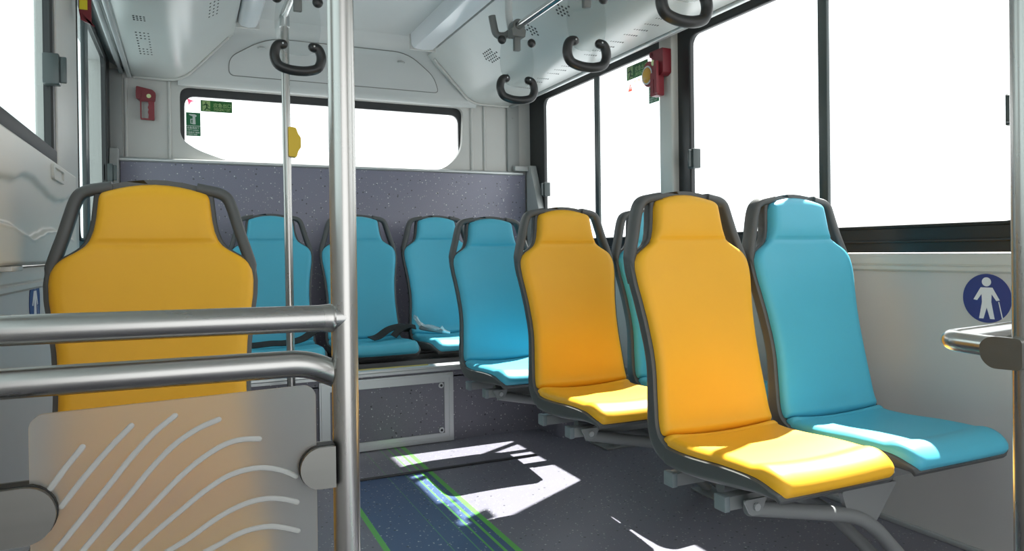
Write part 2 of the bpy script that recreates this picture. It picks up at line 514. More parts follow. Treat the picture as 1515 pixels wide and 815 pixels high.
# vertical round mouldings on the rear corner pillars
bm = BM()
for x in (-0.27, -0.072): add_tube(bm, [(x, YB-0.002, 1.35), (x, YB-0.002, 1.76)], 0.009, 10)
struct('trim_10', bm, M['wall'])
bm = BM()
for x in (1.60, 1.685): add_tube(bm, [(x, YB-0.002, 1.35), (x, YB-0.002, 1.76)], 0.010, 10)
struct('trim_11', bm, M['wall'])
bm = add_box(BM(), (1.835, YB-0.02, 1.34), (1.915, YB+0.01, 1.80), 0.003)
for z in (1.40, 1.70): add_tube(bm, [(1.875, YB-0.024, z), (1.875, YB-0.02, z)], 0.008, 10)
struct('trim_12', bm, M['stripgrey'])
bm = add_box(BM(), (XL-0.02, YB-0.02, 1.34), (-0.285, YB+0.01, 1.80), 0.003)
add_tube(bm, [(-0.315, YB-0.024, 1.41), (-0.315, YB-0.02, 1.41)], 0.008, 10)
struct('trim_13', bm, M['stripgrey'])

# curved rear header above the window
hp = catmull([Vector((0, 4.10, 1.745)), Vector((0, 4.075, 1.742)), Vector((0, 4.055, 1.765)), Vector((0, 4.05, 1.80)), Vector((0, 4.03, 1.90)), Vector((0, 3.985, 1.985)), Vector((0, 3.92, 2.035)), Vector((0, 3.84, 2.06))], 6)
def header_pt(t):       # t from 0 (lip) to 1 (ceiling)
    s = t*(len(hp)-1); i = min(int(s), len(hp)-2); f = s-i
    return hp[i].lerp(hp[i+1], f)
def header_y(z):
    for a, b in zip(hp[6:], hp[7:]):
        if a.z <= z <= b.z: return a.y+(b.y-a.y)*(z-a.z)/max(1e-6, b.z-a.z)
    return hp[-1].y
rings = [[Vector((x, p.y, p.z)) for p in hp]+[Vector((x, YB+.02, 2.07)), Vector((x, YB+.02, 1.745))] for x in (-0.03, 1.62)]
struct('trim_14', add_sweep(BM(), rings), M['ceil'])

# duct panels running along both sides under the ceiling
def duct(name, prof, back):
    rings = [[Vector((u, y, z)) for u, z in prof+back] for y in (YF, YB)]
    return struct(name, add_sweep(BM(), rings), M['duct'], smooth=50)
def arcpts(p):
    return [(v.x, v.y) for v in [Vector(q) for q in p]]
prof_r = [(1.285, 2.06), (1.285, 2.0), (1.305, 1.985)] + [(v.x, v.z) for v in fillet([(1.305, 0, 1.985), (1.59, 0, 1.765), (1.842, 0, 1.770)], 0.085, 10)][1:] + [(1.85, 1.775), (1.85, 1.785), (1.99, 1.845)]
duct('trim_15', prof_r, [(2.04, 1.86), (2.04, 2.06)])
prof_l = [(0.235, 2.06), (0.235, 2.0), (0.215, 1.985)] + [(v.x, v.z) for v in fillet([(0.215, 0, 1.985), (-0.012, 0, 1.765), (-0.232, 0, 1.770)], 0.075, 10)][1:] + [(-0.24, 1.775), (-0.24, 1.785), (-0.355, 1.845)]
duct('trim_16', prof_l, [(-0.41, 1.86), (-0.41, 2.06)])
def duct_r_z(x): return 1.985-(x-1.305)*(0.220/0.285)
# raised welts where the ducts meet the rear header
bm = BM()
add_tube(bm, fillet([(1.31, 3.93, 1.975), (1.585, 4.055, 1.763), (1.842, 4.085, 1.768)], 0.07), 0.008, 10)
struct('trim_17', bm, M['wall'])
bm = BM()
add_tube(bm, fillet([(0.21, 3.93, 1.975), (-0.010, 4.055, 1.763), (-0.232, 4.085, 1.768)], 0.07), 0.008, 10)
struct('trim_18', bm, M['wall'])
# edge channel of each duct over the window line (aluminium lines)
for nm, x, s in (('trim_19', 1.852, 1), ('trim_20', -0.242, -1)):
    bm = add_box(BM(), (min(x, x+s*.02), YF, 1.760), (max(x, x+s*.02), YB-.02, 1.778), 0.004)
    add_box(bm, (min(x+s*.035, x+s*.055), YF, 1.778), (max(x+s*.035, x+s*.055), YB-.02, 1.796), 0.004)
    struct(nm, bm, M['alu'])

# ------------------------------------------------------------------ ceiling lights
def light_strip(x0, x1, y1, label):
    t = thing('ceiling_light', label, 'ceiling light', ((x0+x1)/2, y1, 2.06), 'strip lights on the bus ceiling')
    bm = BM()
    prof = [(x0, 2.06), (x0+.004, 1.998), (x0+.018, 1.983), ((x0+x1)/2, 1.977), (x1-.018, 1.983), (x1-.004, 1.998), (x1, 2.06)]
    add_sweep(bm, [[Vector((u, y, z)) for u, z in prof] for y in (YF+.05, y1)])
    obj('diffuser', bm, M['strip'], t)
    obj('end_cap', add_box(BM(), (x0-.004, y1-.002, 1.974), (x1+.004, y1+.012, 2.06), 0.004), M['wall'], t)
light_strip(1.13, 1.27, 3.79, 'long white strip light on the ceiling above the right hand straps')
light_strip(0.24, 0.34, 3.74, 'narrow white strip light on the ceiling above the thin pole')

# access hatch in the rear header
t = thing('access_hatch', 'curved ceiling hatch cover with rounded corners above the rear window', 'hatch', (0.78, 4.04, 1.80))
hx0, hx1, hz0, hz1 = 0.215, 1.375, 1.808, 2.003
outl = round_poly([(hx0, hz0), (hx1, hz0), (hx1-.035, hz0+.09), (hx1-.20, hz1), (hx0+.18, hz1), (hx0, hz0+.09)], [.03, .03, .08, .10, .10, .08], 6)
# cover as a thin slab that follows the header's curve
NX, NZ = 40, 16
def inside(px, pz):
    c = False; n = len(outl)
    for i in range(n):
        x1_, y1_ = outl[i]; x2_, y2_ = outl[i-1]
        if (y1_ > pz) != (y2_ > pz) and px < (x2_-x1_)*(pz-y1_)/(y2_-y1_)+x1_: c = not c
    return c
def xs_at(z):
    hits = []
    n = len(outl)
    for i in range(n):
        x1_, y1_ = outl[i]; x2_, y2_ = outl[i-1]
        if (y1_ > z) != (y2_ > z): hits.append((x2_-x1_)*(z-y1_)/(y2_-y1_)+x1_)
    return min(hits), max(hits)
bm = BM(); rows = []
for j in range(NZ+1):
    z = hz0+.0005+(hz1-hz0-.001)*j/NZ
    a, b = xs_at(z)
    rows.append([bm.verts.new((a+(b-a)*i/NX, header_y(z)-0.0035, z)) for i in range(NX+1)])
for j in range(NZ):
    for i in range(NX): bm.faces.new((rows[j][i], rows[j][i+1], rows[j+1][i+1], rows[j+1][i]))
ret = bmesh.ops.extrude_face_region(bm, geom=bm.faces[:])
bmesh.ops.translate(bm, verts=[v for v in ret['geom'] if isinstance(v, bmesh.types.BMVert)], vec=(0, 0.006, 0))
obj('cover', bm, M['ceil'], t)
bm = BM(); add_tube(bm, [Vector((x, header_y(z)-0.003, z)) for x, z in outl], 0.0023, 6, closed=True)
obj('gap_shadow_line', bm, M['line'], t)  # thin dark tube drawn as the shadow in the gap round the cover
for x in (0.375, 1.135):
    bm = BM(); z = 1.955
    add_tube(bm, [(x-.018, header_y(z)-.004, z), (x-.010, header_y(z)-.014, z), (x+.010, header_y(z)-.014, z), (x+.018, header_y(z)-.004, z)], 0.005, 8)
    obj('catch', bm, M['greymetal'], t)

# ------------------------------------------------------------------ rear bench, speckled back panel
bm = BM(); add_box(bm, (XL, 3.10, 0.0), (XR, YB, 0.296)); add_box(bm, (XL, 3.10, 0.29), (XR, 3.132, 0.335))
struct('wall_bench', bm, M['vinylbox'])
struct('trim_21', add_box(BM(), (XL, 3.132, 0.296), (XR, YB, 0.300)), M['dark'])
bm = BM()
pr = [(3.135, .342), (3.135, .350), (3.105, .350), (3.088, .346), (3.086, .338), (3.090, .334), (3.090, .322), (3.100, .322), (3.100, .335)]
add_sweep(bm, [[Vector((x, y, z)) for y, z in pr] for x in (XL, XR)])
struct('trim_22', bm, M['alu'], smooth=25)
struct('trim_23', add_box(BM(), (XL, 3.110, .350), (0.99, 3.122, .353)), M['yellowtrim'])

t = thing('back_panel', 'grey speckled laminate panel across the back of the rear seats', 'panel', (0.82, YB-.03, 0.342))
obj('board', add_box(BM(), (-0.297, YB-.03, 0.302), (1.950, YB-.004, 1.345), 0.002), M['vinyl'], t)
bm = BM(); add_tube(bm, [(-0.30, YB-.028, 1.348), (1.93, YB-.028, 1.348)], 0.012, 12)
obj('top_rail', bm, M['alu'], t)
def end_post(x0, x1, label):
    t = thing('panel_post', label, 'post', ((x0+x1)/2, 4.0, .302), 'end posts of the rear panel')
    bm = BM()
    pr = [(4.065, 1.395), (4.01, 1.395), (3.90, 1.12), (3.84, .90), (3.79, .302), (4.065, .302)]
    add_sweep(bm, [[Vector((x, y, z)) for y, z in pr] for x in (x0, x1)])
    bmesh.ops.bevel(bm, geom=bm.edges[:], offset=.003, segments=1, affect='EDGES')
    obj('post_body', bm, M['greymetal'], t, 25)
    return t
tp = end_post(1.955, 1.998, 'slanted grey metal post at the right end of the speckled rear panel')
obj('top_plate', add_box(BM(), (1.865, 4.035, 1.362), (1.9545, 4.067, 1.392), .003), M['greymetal'], tp)
tp = end_post(-0.338, -0.300, 'grey metal post at the left end of the speckled rear panel')

# access panel in the bench face
t = thing('bench_access_panel', 'speckled access panel in an aluminium frame set in the bench front', 'access panel', (.80, 3.09, .16))
obj('board', add_box(BM(), (0.525, 3.088, 0.02), (1.075, 3.10, 0.295)), M['vinylbox'], t)
bm = BM()
add_prism(bm, [(.500, .003), (1.098, .003), (1.098, .314), (.500, .314)], [[(.545, .042), (1.055, .042), (1.055, .272), (.545, .272)]], XZ, 3.100, 3.080)
obj('frame', bm, M['alu'], t, 25)
bm = BM()
add_prism(bm, [(.508, .011), (1.090, .011), (1.090, .306), (.508, .306)], [[(.521, .024), (1.077, .024), (1.077, .292), (.521, .292)]], XZ, 3.0805, 3.076)
obj('frame_rib', bm, M['alu'], t, 25)
for x, z in ((.566, .253), (1.040, .258), (1.040, .055), (.566, .055)):
    bm = BM()
    add_tube(bm, [(x, 3.088, z), (x, 3.079, z)], 0.0125, 14)
    sc = obj('screw', bm, M['alu'], t)
    bm = BM(); add_tube(bm, [(x, 3.0795, z), (x, 3.0775, z)], 0.006, 10)
    obj('screw_hole', bm, M['rubber'], sc)

# wheel housing under the right rear seats
bm = BM()
prof = [(p.x, p.y) for p in fillet([(1.545, 3.11, 0), (1.545, 2.885, 0), (1.999, 2.885, 0)], 0.05, 8)] + [(1.999, 3.11)]
add_prism(bm, prof, [], XY, 0.0, 0.215)
struct('trim_24', bm, M['vinylbox'])

# ------------------------------------------------------------------ seats
PROF = [(-.408, .312), (-.392, .326), (-.34, .341), (-.24, .341), (-.13, .334), (-.05, .334), (-.005, .346), (.020, .382), (.034, .45), (.052, .55), (.078, .66), (.106, .78), (.124, .86), (.134, .92), (.140, .97), (.140, 1.010)]
WID  = [.176, .192, .199, .201, .202, .203, .203, .202, .197, .190, .194, .207, .170, .134, .130, .118]
DEP  = [.016, .020, .034, .046, .049, .050, .052, .049, .042, .036, .036, .034, .034, .036, .036, .034]
_p = catmull([(0, y, z) for y, z in PROF], 10)
_w = [v.x for v in catmull([(a, b, 0) for a, b in zip(WID, DEP)], 10)]
_d = [v.y for v in catmull([(a, b, 0) for a, b in zip(WID, DEP)], 10)]
# silhouette in the shoulder and neck taken from finer stations
def half_width(z):
    T = [(.60, .1905), (.66, .195), (.72, .203), (.765, .2105), (.80, .2125), (.822, .2105), (.842, .201), (.855, .186), (.866, .167), (.878, .150), (.893, .139), (.915, .1315), (.94, .127), (.97, .124), (.99, .122), (1.02, .118)]
    if z <= T[0][0]: return None
    for (a, wa), (b, wb) in zip(T, T[1:]):
        if a <= z <= b:
            f = (z-a)/(b-a); return wa+(wb-wa)*f
    return T[-1][1]
def station(i):
    p = _p[i]
    a, b = _p[max(0, i-1)], _p[min(len(_p)-1, i+1)]
    t = (b-a).normalized()
    n = Vector((0, -t.z, t.y))          # towards the sitter
    w = _w[i]
    if p.z > .60 and i > 60:
        hw = half_width(p.z)
        if hw: w = hw
    return p, n, w, _d[i]
NST = len(_p)
def arch(i, u):
    """top of the headrest is arched"""
    z = _p[i].z
    if i < 60 or z < .93: return 0.0
    return 0.022*((z-.93)/.080)**1.5*(1-u*u)
def concave(i, u):
    if i < 55: k = .012
    else:
        f = min(1, max(0, (.93-_p[i].z)/.16)); k = .006+.014*f*f*(3-2*f)
    if i < 6: k *= i/6
    return k*(u*u-0.4)
def seat_shell_bm():
    bm = BM(); rings = []
    U = [-1, -.97, -.8, -.5, -.2, 0, .2, .5, .8, .97, 1]
    for i in range(NST):
        p, n, w, d = station(i)
        ring = []
        for u in U:
            ring.append(p+Vector((u*w, 0, 0))+n*(concave(i, u)-(0.004 if abs(u) == 1 else 0))+Vector((0, 0, arch(i, u))))
        for u, dd in ((1.0, .30), (1.0, .72), (.985, .92), (.95, 1.0), (.5, 1.02), (-.5, 1.02), (-.95, 1.0), (-.985, .92), (-1.0, .72), (-1.0, .30)):
            ring.append(p+Vector((u*w, 0, 0))+n*(concave(i, u)-d*dd)+Vector((0, 0, arch(i, u))))
        rings.append(ring)
    add_sweep(bm, rings)
    return bm
def pad_bm(i0, i1, thick, inset, seam=None, headrest=False, front=False):
    bm = BM(); rings = []
    U = [-1, -.992, -.965, -.92, -.85, -.7, -.5, -.25, 0, .25, .5, .7, .85, .92, .965, .992, 1]
    L = [0.0]
    for i in range(i0, i1): L.append(L[-1]+(_p[i+1]-_p[i]).length)
    tot = L[-1]
    # extra rounded stations near both ends
    S_ = sorted(set([0, .002, .005, .010, .016] + [l for l in L if .02 < l < tot-.02] + [tot-.016, tot-.010, tot-.005, tot-.002, tot]))
    def at(s):
        for k in range(len(L)-1):
            if L[k] <= s <= L[k+1]+1e-9:
                f = (s-L[k])/max(1e-9, L[k+1]-L[k])
                A, B = station(i0+k), station(i0+k+1)
                return A[0].lerp(B[0], f), A[1].lerp(B[1], f).normalized(), A[2]+(B[2]-A[2])*f, i0+k+f
        A = station(i1); return A[0], A[1], A[2], i1
    for s in S_:
        p, n, w, fi = at(s)
        i = int(round(fi))
        e = min(s, tot-s); r = .018
        te = math.sqrt(max(0, 1-(1-min(e, r)/r)**2)); te = .12+.88*te
        ww = w-inset-(0.010*(1-te))
        h = thick
        if seam is not None and i > 60:
            g = math.exp(-((p.z-seam)/.0035)**2); h -= thick*.22*g
            if p.z > seam: h += .008*math.sin(min(1, (p.z-seam)/.115)*PI)**.6
        if front and s < .09: h += .010*math.sin(PI*min(1, s/.09))
        ring = []
        for u in U:
            au = abs(u); eu = 1.0
            if au > .86: eu = math.sqrt(max(0, 1-((au-.86)/.14)**2))
            ring.append(p+Vector((u*ww, 0, 0))+n*(concave(i, u)+h*te*eu)+Vector((0, 0, arch(i, u))))
        for u in (.9, .4, -.4, -.9):
            ring.append(p+Vector((u*ww, 0, 0))+n*(concave(i, u)-.004)+Vector((0, 0, arch(i, u))))
        rings.append(ring)
    add_sweep(bm, rings)
    return bm
def back_y(z):
    for a, b in zip(_p[60:], _p[61:]):
        if a.z <= z <= b.z: return a.y+(b.y-a.y)*(z-a.z)/max(1e-6, b.z-a.z)
    return _p[-1].y
def handle_bm(s):
    bm = BM()
    path = catmull([Vector((s*x, 0, z)) for x, z in ((.1985, .765), (.2015, .80), (.1995, .835), (.190, .870), (.179, .905), (.168, .945), (.159, .975), (.149, .995), (.132, 1.0055), (.108, 1.0105), (.085, 1.015))], 5)
    rings = []
    n = len(path)
    for i, q in enumerate(path):
        t = (path[min(n-1, i+1)]-path[max(0, i-1)]).normalized()
        nx = Vector((t.z, 0, -t.x))
        if nx.x*s < 0: nx = -nx
        y = back_y(min(q.z, 1.0))
        c = Vector((q.x, y-.004, q.z))
        a, d = .0120, .042
        if i < 10: a = .007+.0035*i/10
        sec = [(-a, .004), (-a*.6, -.003), (a*.6, -.003), (a, .004), (a, d*.8), (a*.6, d), (-a*.6, d), (-a, d*.8)]
        rings.append([c+nx*u+Vector((0, v-.004, 0)) for u, v in sec])
    add_sweep(bm, rings)
    return bm
IJ = 62   # station of the seat / back junction
for k in range(40, 90):
    if _p[k].z > .352 and _p[k].y > -.01: IJ = k; break

KS = 0.952
def placed(o):
    """final size of seats, stands and belts, measured from eye height"""
    l = o.location
    o.location = (l.x*KS, l.y*KS, .86+(l.z-.86)*KS); o.scale = (KS, KS, KS)
    return o
FZ = (0-.86)/KS+.86        # floor level before that change of size
def make_seat(colour, label):
    t = thing('bus_seat', label, 'seat', (0, 0, 0), 'padded bus seats')
    obj('seat_shell', seat_shell_bm(), M['shell'], t, 60)
    obj('seat_cushion', pad_bm(2, IJ-1, .024, .009, front=True), M[colour], t, 70)
    obj('backrest_cushion', pad_bm(IJ, NST-3, .024, .010, seam=.884), M[colour], t, 70)
    for s in (-1, 1): obj('handle', handle_bm(s), M['shell'], t, 60)
    return t

def copy_thing(root, loc, label, group=None):
    r = root.copy(); COL.objects.link(r); r.location = loc; r['label'] = label
    if group: r['group'] = group
    for ch in root.children:
        c = ch.copy(); COL.objects.link(c); c.parent = r
        for g in ch.children:
            d = g.copy(); COL.objects.link(d); d.parent = c
    return r
seat_y = make_seat('yellow', 'yellow seat nearest on the right, aisle side of the front pair')
seat_b = make_seat('blue', 'blue seat nearest on the right, under the long window by the blue round sign')
R1, R2, R3, RR = 1.570, 2.320, 3.060, 3.835
XA, XW = 1.338, 1.772
placed(copy_thing(seat_y, (XA, R2, 0), 'yellow seat in the middle of the right side, behind the front yellow seat'))
placed(copy_thing(seat_b, (XW, R2, 0), 'blue seat mostly hidden between the two yellow seats on the right'))
placed(copy_thing(seat_b, (XA, R3, 0), 'blue aisle seat just behind the middle yellow seat'))
placed(copy_thing(seat_y, (-0.062, 1.665, 0), 'yellow seat alone on the left behind the steel rails and frosted panel'))
for x, lb in ((-0.055, 'blue rear bench seat at the left end, hidden behind the lone yellow seat'),
              (0.405, 'blue rear bench seat directly behind the thin pole with the yellow button'),
              (0.865, 'blue rear bench seat behind the thick steel pole'),
              (1.322, 'blue rear bench seat with the wrapped buckle lying on it')):
    placed(copy_thing(seat_b, (x, RR, .045), lb, 'blue seats of the rear bench'))

seat_y.location = (XA, R1, 0); placed(seat_y)
seat_b.location = (XW, R1, 0); placed(seat_b)

# stands below the seat pairs
def seat_stand(yb, label, wall_leg=True):
    t = thing('seat_stand', label, 'seat stand', (XA, yb-.2, 0), 'grey metal stands under the right seats')
    for y in (yb-.022, yb-.222):
        c = obj('cross_bar', add_box(BM(), (1.165, y-.018, .236), (2.095, y+.018, .270), .003), M['undergrey'], t)
        obj('end_cap', add_box(BM(), (1.149, y-.020, .234), (1.166, y+.020, .272), .003), M['capgrey'], c)
    bm = BM()
    yl = yb-.265
    pts = fillet([(1.20, yl, .247), (1.59, yl, .164), (1.79, yl, FZ+.008)], .09, 8)
    add_tube(bm, pts, .019, 16)
    obj('leg', bm, M['undergrey'], t)
    bm = BM()
    pts = fillet([(1.24, yl+.145, .248), (1.56, yl+.13, .175), (1.76, yl+.07, FZ+.008)], .09, 8)
    add_tube(bm, pts, .017, 16)
    obj('leg', bm, M['undergrey'], t)
    bm = BM()
    add_prism(bm, round_poly([(1.50, .240), (1.705, .240), (1.62, .140), (1.53, .160)], .01), [], XZ, yl-.006, yl+.006)
    obj('gusset', bm, M['undergrey'], t)
    bm = BM()
    add_prism(bm, round_poly([(1.165, .276), (1.235, .276), (1.215, .238), (1.185, .238)], .008), [], XZ, yl-.024, yl-.018)
    g = obj('bracket', bm, M['undergrey'], t)
    bm = BM(); add_tube(bm, [(1.20, yl-.025, .258), (1.20, yl-.031, .258)], .009, 10)
    obj('bolt', bm, M['alu'], g)
    bm = BM()
    add_box(bm, (1.71, yl-.04, FZ), (1.85, yl+.11, FZ+.008), .002)
    obj('foot_plate', bm, M['undergrey'], t)
    return placed(t)
seat_stand(R1, 'grey metal stand under the nearest pair of yellow and blue seats')
seat_stand(R2, 'grey metal stand under the middle pair of seats on the right')
seat_stand(R3, 'grey metal stand under the blue aisle seat next to the wheel housing')
# support of the left seat
t = thing('seat_pedestal', 'grey metal pedestal under the lone yellow seat on the left', 'seat stand', (-0.062, 1.46, 0))
for y in (1.59, 1.39): obj('cross_bar', add_box(BM(), (-.352, y-.018, .236), (.14, y+.018, .272), .003), M['undergrey'], t)
bm = BM(); add_tube(bm, fillet([(-.25, 1.38, .25), (-.02, 1.38, .22), (.0, 1.38, FZ)], .06), .019, 14); obj('leg', bm, M['undergrey'], t)
placed(t)

# rail under the rear seats
t = thing('bench_seat_rail', 'dark metal rail carrying the row of blue rear seats', 'rail', (.63, 3.55, .300))
for y in (3.36, 3.56): obj('cross_bar', add_box(BM(), (-.28, y-.018, .300), (1.62, y+.018, .340), .002), M['undergrey'], t)

# ------------------------------------------------------------------ seat belts on the rear bench
def strap_bm(pts, w, th=.0022, tilt=None):
    bm = BM(); pts = catmull(pts, 6); rings = []
    n = len(pts)
    for i, p in enumerate(pts):
        t = (pts[min(n-1, i+1)]-pts[max(0, i-1)]).normalized()
        up = Vector((0, -.5, 1)).normalized() if tilt is None else Vector(tilt).normalized()
        sd = t.cross(up).normalized(); nn = sd.cross(t).normalized()
        rings.append([p+sd*w/2+nn*th, p+sd*w/2-nn*th, p-sd*w/2-nn*th, p-sd*w/2+nn*th])
    add_sweep(bm, rings)
    return bm
ZC = .415   # rear cushion level near the back
t = thing('seat_belt', 'black lap belt with plastic-wrapped buckle between the two right bench seats', 'seat belt', (1.10, 3.80, ZC))
obj('webbing', strap_bm([(.86, 3.665, ZC+.004), (.91, 3.71, ZC+.008), (.975, 3.74, ZC+.040), (1.04, 3.75, ZC+.052), (1.085, 3.775, ZC+.045), (1.095, 3.86, ZC+.01)], .046), M['web'], t)
obj('webbing_loop', strap_bm([(.985, 3.69, ZC+.006), (1.02, 3.70, ZC+.035), (1.07, 3.70, ZC+.055), (1.11, 3.70, ZC+.046)], .040), M['web'], t)
bm = add_box(BM(), (-.062, -.026, -.011), (.062, .026, .011), .006, 3)
bmesh.ops.rotate(bm, verts=bm.verts[:], cent=(0, 0, 0), matrix=Matrix.Rotation(.20, 3, 'Y'))
bmesh.ops.rotate(bm, verts=bm.verts[:], cent=(0, 0, 0), matrix=Matrix.Rotation(-.15, 3, 'Z'))
bmesh.ops.translate(bm, verts=bm.verts[:], vec=(1.185, 3.67, ZC+.034))
bk = obj('buckle', bm, M['buckle'], t)
bm = BM()
rr = random.Random(3)
rings = []
for k in range(9):
    f = k/8; r_ = (.030, .020, .024, .029, .031, .030, .027, .022, .010)[k]
    c = Vector((1.115+.155*f, 3.675-.012*f, ZC+.062-.045*f)) if k else Vector((1.105, 3.69, ZC+.098))
    rings.append([c+Vector((rr.uniform(-.004, .004), math.cos(a)*r_*1.0+rr.uniform(-.003, .003), math.sin(a)*r_*.55+rr.uniform(-.003, .003))) for a in [2*PI*j/10 for j in range(10)]])
add_sweep(bm, rings)
obj('plastic_wrap', bm, M['film'], bk, 0)
bm = BM()
add_tube(bm, catmull([(1.105, 3.69, ZC+.092), (1.118, 3.685, ZC+.075), (1.135, 3.68, ZC+.058), (1.140, 3.672, ZC+.042)], 4), [.004+.0012*i for i in range(13)], 8)
obj('wrap_fold', bm, M['wrap'], bk, 0)
bm = BM()
add_tube(bm, catmull([(1.235, 3.660, ZC+.042), (1.255, 3.655, ZC+.022), (1.285, 3.65, ZC+.012)], 4), [.014-.0010*i for i in range(9)], 8)
obj('wrap_fold', bm, M['wrap'], bk, 0)
placed(t)
t = thing('seat_belt', 'black lap belt lying across the bench seat behind the thin pole', 'seat belt', (.40, 3.78, ZC))
obj('webbing', strap_bm([(.235, 3.69, ZC+.008), (.29, 3.66, ZC+.007), (.37, 3.665, ZC+.011), (.44, 3.67, ZC+.009), (.52, 3.70, ZC+.020), (.585, 3.72, ZC+.054), (.632, 3.775, ZC+.045)], .046), M['web'], t)
placed(t)

# ------------------------------------------------------------------ poles and rails on the left
PX, PY = 0.197, 0.996
t = thing('grab_pole', 'thick vertical stainless steel pole in the foreground with two welded rails', 'pole', (PX, PY, 0))
bm = BM(); add_tube(bm, [(PX, PY, .004), (PX, PY, 2.06)], .018, 28); obj('pole_tube', bm, M['steel'], t)
bm = BM(); add_tube(bm, [(PX, PY, .772), (-.37, PY-.008, .7785)], .0180, 28, cap=False)
obj('upper_rail', bm, M['steelx'], t)
bm = BM(); add_tube(bm, [(PX-.034, PY, .7725), (PX-.026, PY, .7724), (PX-.020, PY, .772), (PX-.015, PY, .772), (PX-.010, PY, .772)], [.0180, .0186, .0196, .0190, .0140], 28, cap=False)
obj('weld_collar', bm, M['steel'], t)
bm = BM(); add_tube(bm, [(PX+.002, PY+.014, .688)]+fillet([(PX-.006, PY+.014, .690), (PX-.05, PY+.002, .7125), (-.37, PY-.008, .7165)], .035, 10), .0180, 28, cap=False)
obj('lower_rail', bm, M['steelx'], t)
bm = BM(); add_tube(bm, [(PX, PY, 0), (PX, PY, .012)], .04, 24); obj('floor_flange', bm, M['steel'], t)

# frosted panel with milled arcs
t = thing('partition_panel', 'frosted acrylic partition panel with curved raised lines below the rails', 'panel', (0, PY, .10))
tilt = math.radians(1.3)
def panel_map(u, v, d):
    return Vector((u, PY-.006+d, v+(u)*math.tan(tilt)))
bm = BM()
add_prism(bm, rrect(-.1695, .1555, .10, .6805, .016, 8), [], panel_map, -.003, .003)
obj('sheet', bm, M['frost'], t, 30)
arcs = [
 [(-0.1159, 0.6339), (-0.1334, 0.6116), (-0.1492, 0.5889), (-0.1778, 0.5479)] ,
 [(-0.0644, 0.6534), (-0.0874, 0.6294), (-0.1138, 0.5985), (-0.1383, 0.5666), (-0.1673, 0.5262), (-0.1965, 0.4856)] ,
 [(-0.0161, 0.6604), (-0.0387, 0.6427), (-0.0636, 0.6163), (-0.088, 0.5857), (-0.1157, 0.5511), (-0.144, 0.5161), (-0.1754, 0.4772)] ,
 [(0.0342, 0.6502), (0.0093, 0.6409), (-0.0166, 0.6246), (-0.042, 0.5999), (-0.0669, 0.5698), (-0.0912, 0.5409), (-0.1162, 0.5118), (-0.1488, 0.4739)] ,
 [(0.0827, 0.6194), (0.0622, 0.6212), (0.0412, 0.6174), (0.0145, 0.6033), (-0.0115, 0.5832), (-0.037, 0.5581), (-0.062, 0.5329), (-0.089, 0.5058), (-0.1243, 0.4704)] ,
 [(0.1285, 0.5638), (0.1111, 0.5739), (0.0877, 0.5811), (0.0647, 0.5811), (0.0406, 0.5748), (0.014, 0.5596), (-0.0121, 0.5401), (-0.0375, 0.521), (-0.0611, 0.5015), (-0.0996, 0.4697)] ,
 [(0.129, 0.5294), (0.1138, 0.5354), (0.0949, 0.5397), (0.0733, 0.5392), (0.049, 0.5327), (0.0251, 0.5213), (-0.0012, 0.5052), (-0.0268, 0.4927), (-0.0717, 0.4708)] ,
 [(0.1298, 0.4908), (0.1133, 0.4977), (0.096, 0.5027), (0.0759, 0.5035), (0.0545, 0.4995), (0.035, 0.4914), (0.0173, 0.4845), (-0.0293, 0.4663)] ,
]
for a in arcs:
    bm = BM()
    pts = catmull([panel_map(u, v-(u)*math.tan(tilt), -.003) for u, v in a if u > -.166], 6)
    add_tube(bm, pts, .0036, 8, flat=((0, 1, 0), .6), round_end=True)
    obj('raised_line', bm, M['groove'], t)
# clamps: half-disc plates holding the panel
def clamp(x_in, x_out, zc, hh, label, s):
    t = thing('panel_clamp', label, 'clamp', (x_in, PY-.02, zc-hh), 'steel clamps of the frosted panel')
    def outline(g):
        pts = [(x_out, zc+hh+g), (x_in+s*(hh*.95), zc+hh+g)]
        cx = x_in+s*hh*.95
        for k in range(1, 14):
            a = PI*k/14
            pts.append((cx-s*(hh*.95+g)*math.sin(a), zc+(hh+g)*math.cos(a)))
        pts += [(x_in+s*(hh*.95), zc-hh-g), (x_out, zc-hh-g)]
        return pts
    bm = BM(); add_prism(bm, outline(0), [], XZ, PY-.024, PY-.015)
    obj('plate', bm, M['steelplate'], t, 30)
    bm = BM(); add_prism(bm, outline(.001), [], XZ, PY-.0148, PY+.004)
    obj('rubber_pad', bm, M['rubber'], t, 30)
    bm = BM(); add_prism(bm, outline(0), [], XZ, PY+.0042, PY+.012)
    obj('back_plate', bm, M['steelplate'], t, 30)
clamp(.1325, PX-.0185, .574, .0275, 'half round steel clamp fixing the frosted panel to the thick pole', 1)
clamp(-.1415, -.26, .564, .033, 'half round steel clamp at the left edge of the frosted panel', -1)
# outer pole that the left clamp and rails run to (just past the picture's edge)
t = thing('wall_pole', 'steel pole at the left wall carrying the rails and the left clamp', 'pole', (-.31, PY-.01, 0))
bm = BM(); add_tube(bm, [(-.31, PY-.01, 0), (-.31, PY-.01, .80)], .018, 24); obj('pole_tube', bm, M['steel'], t)

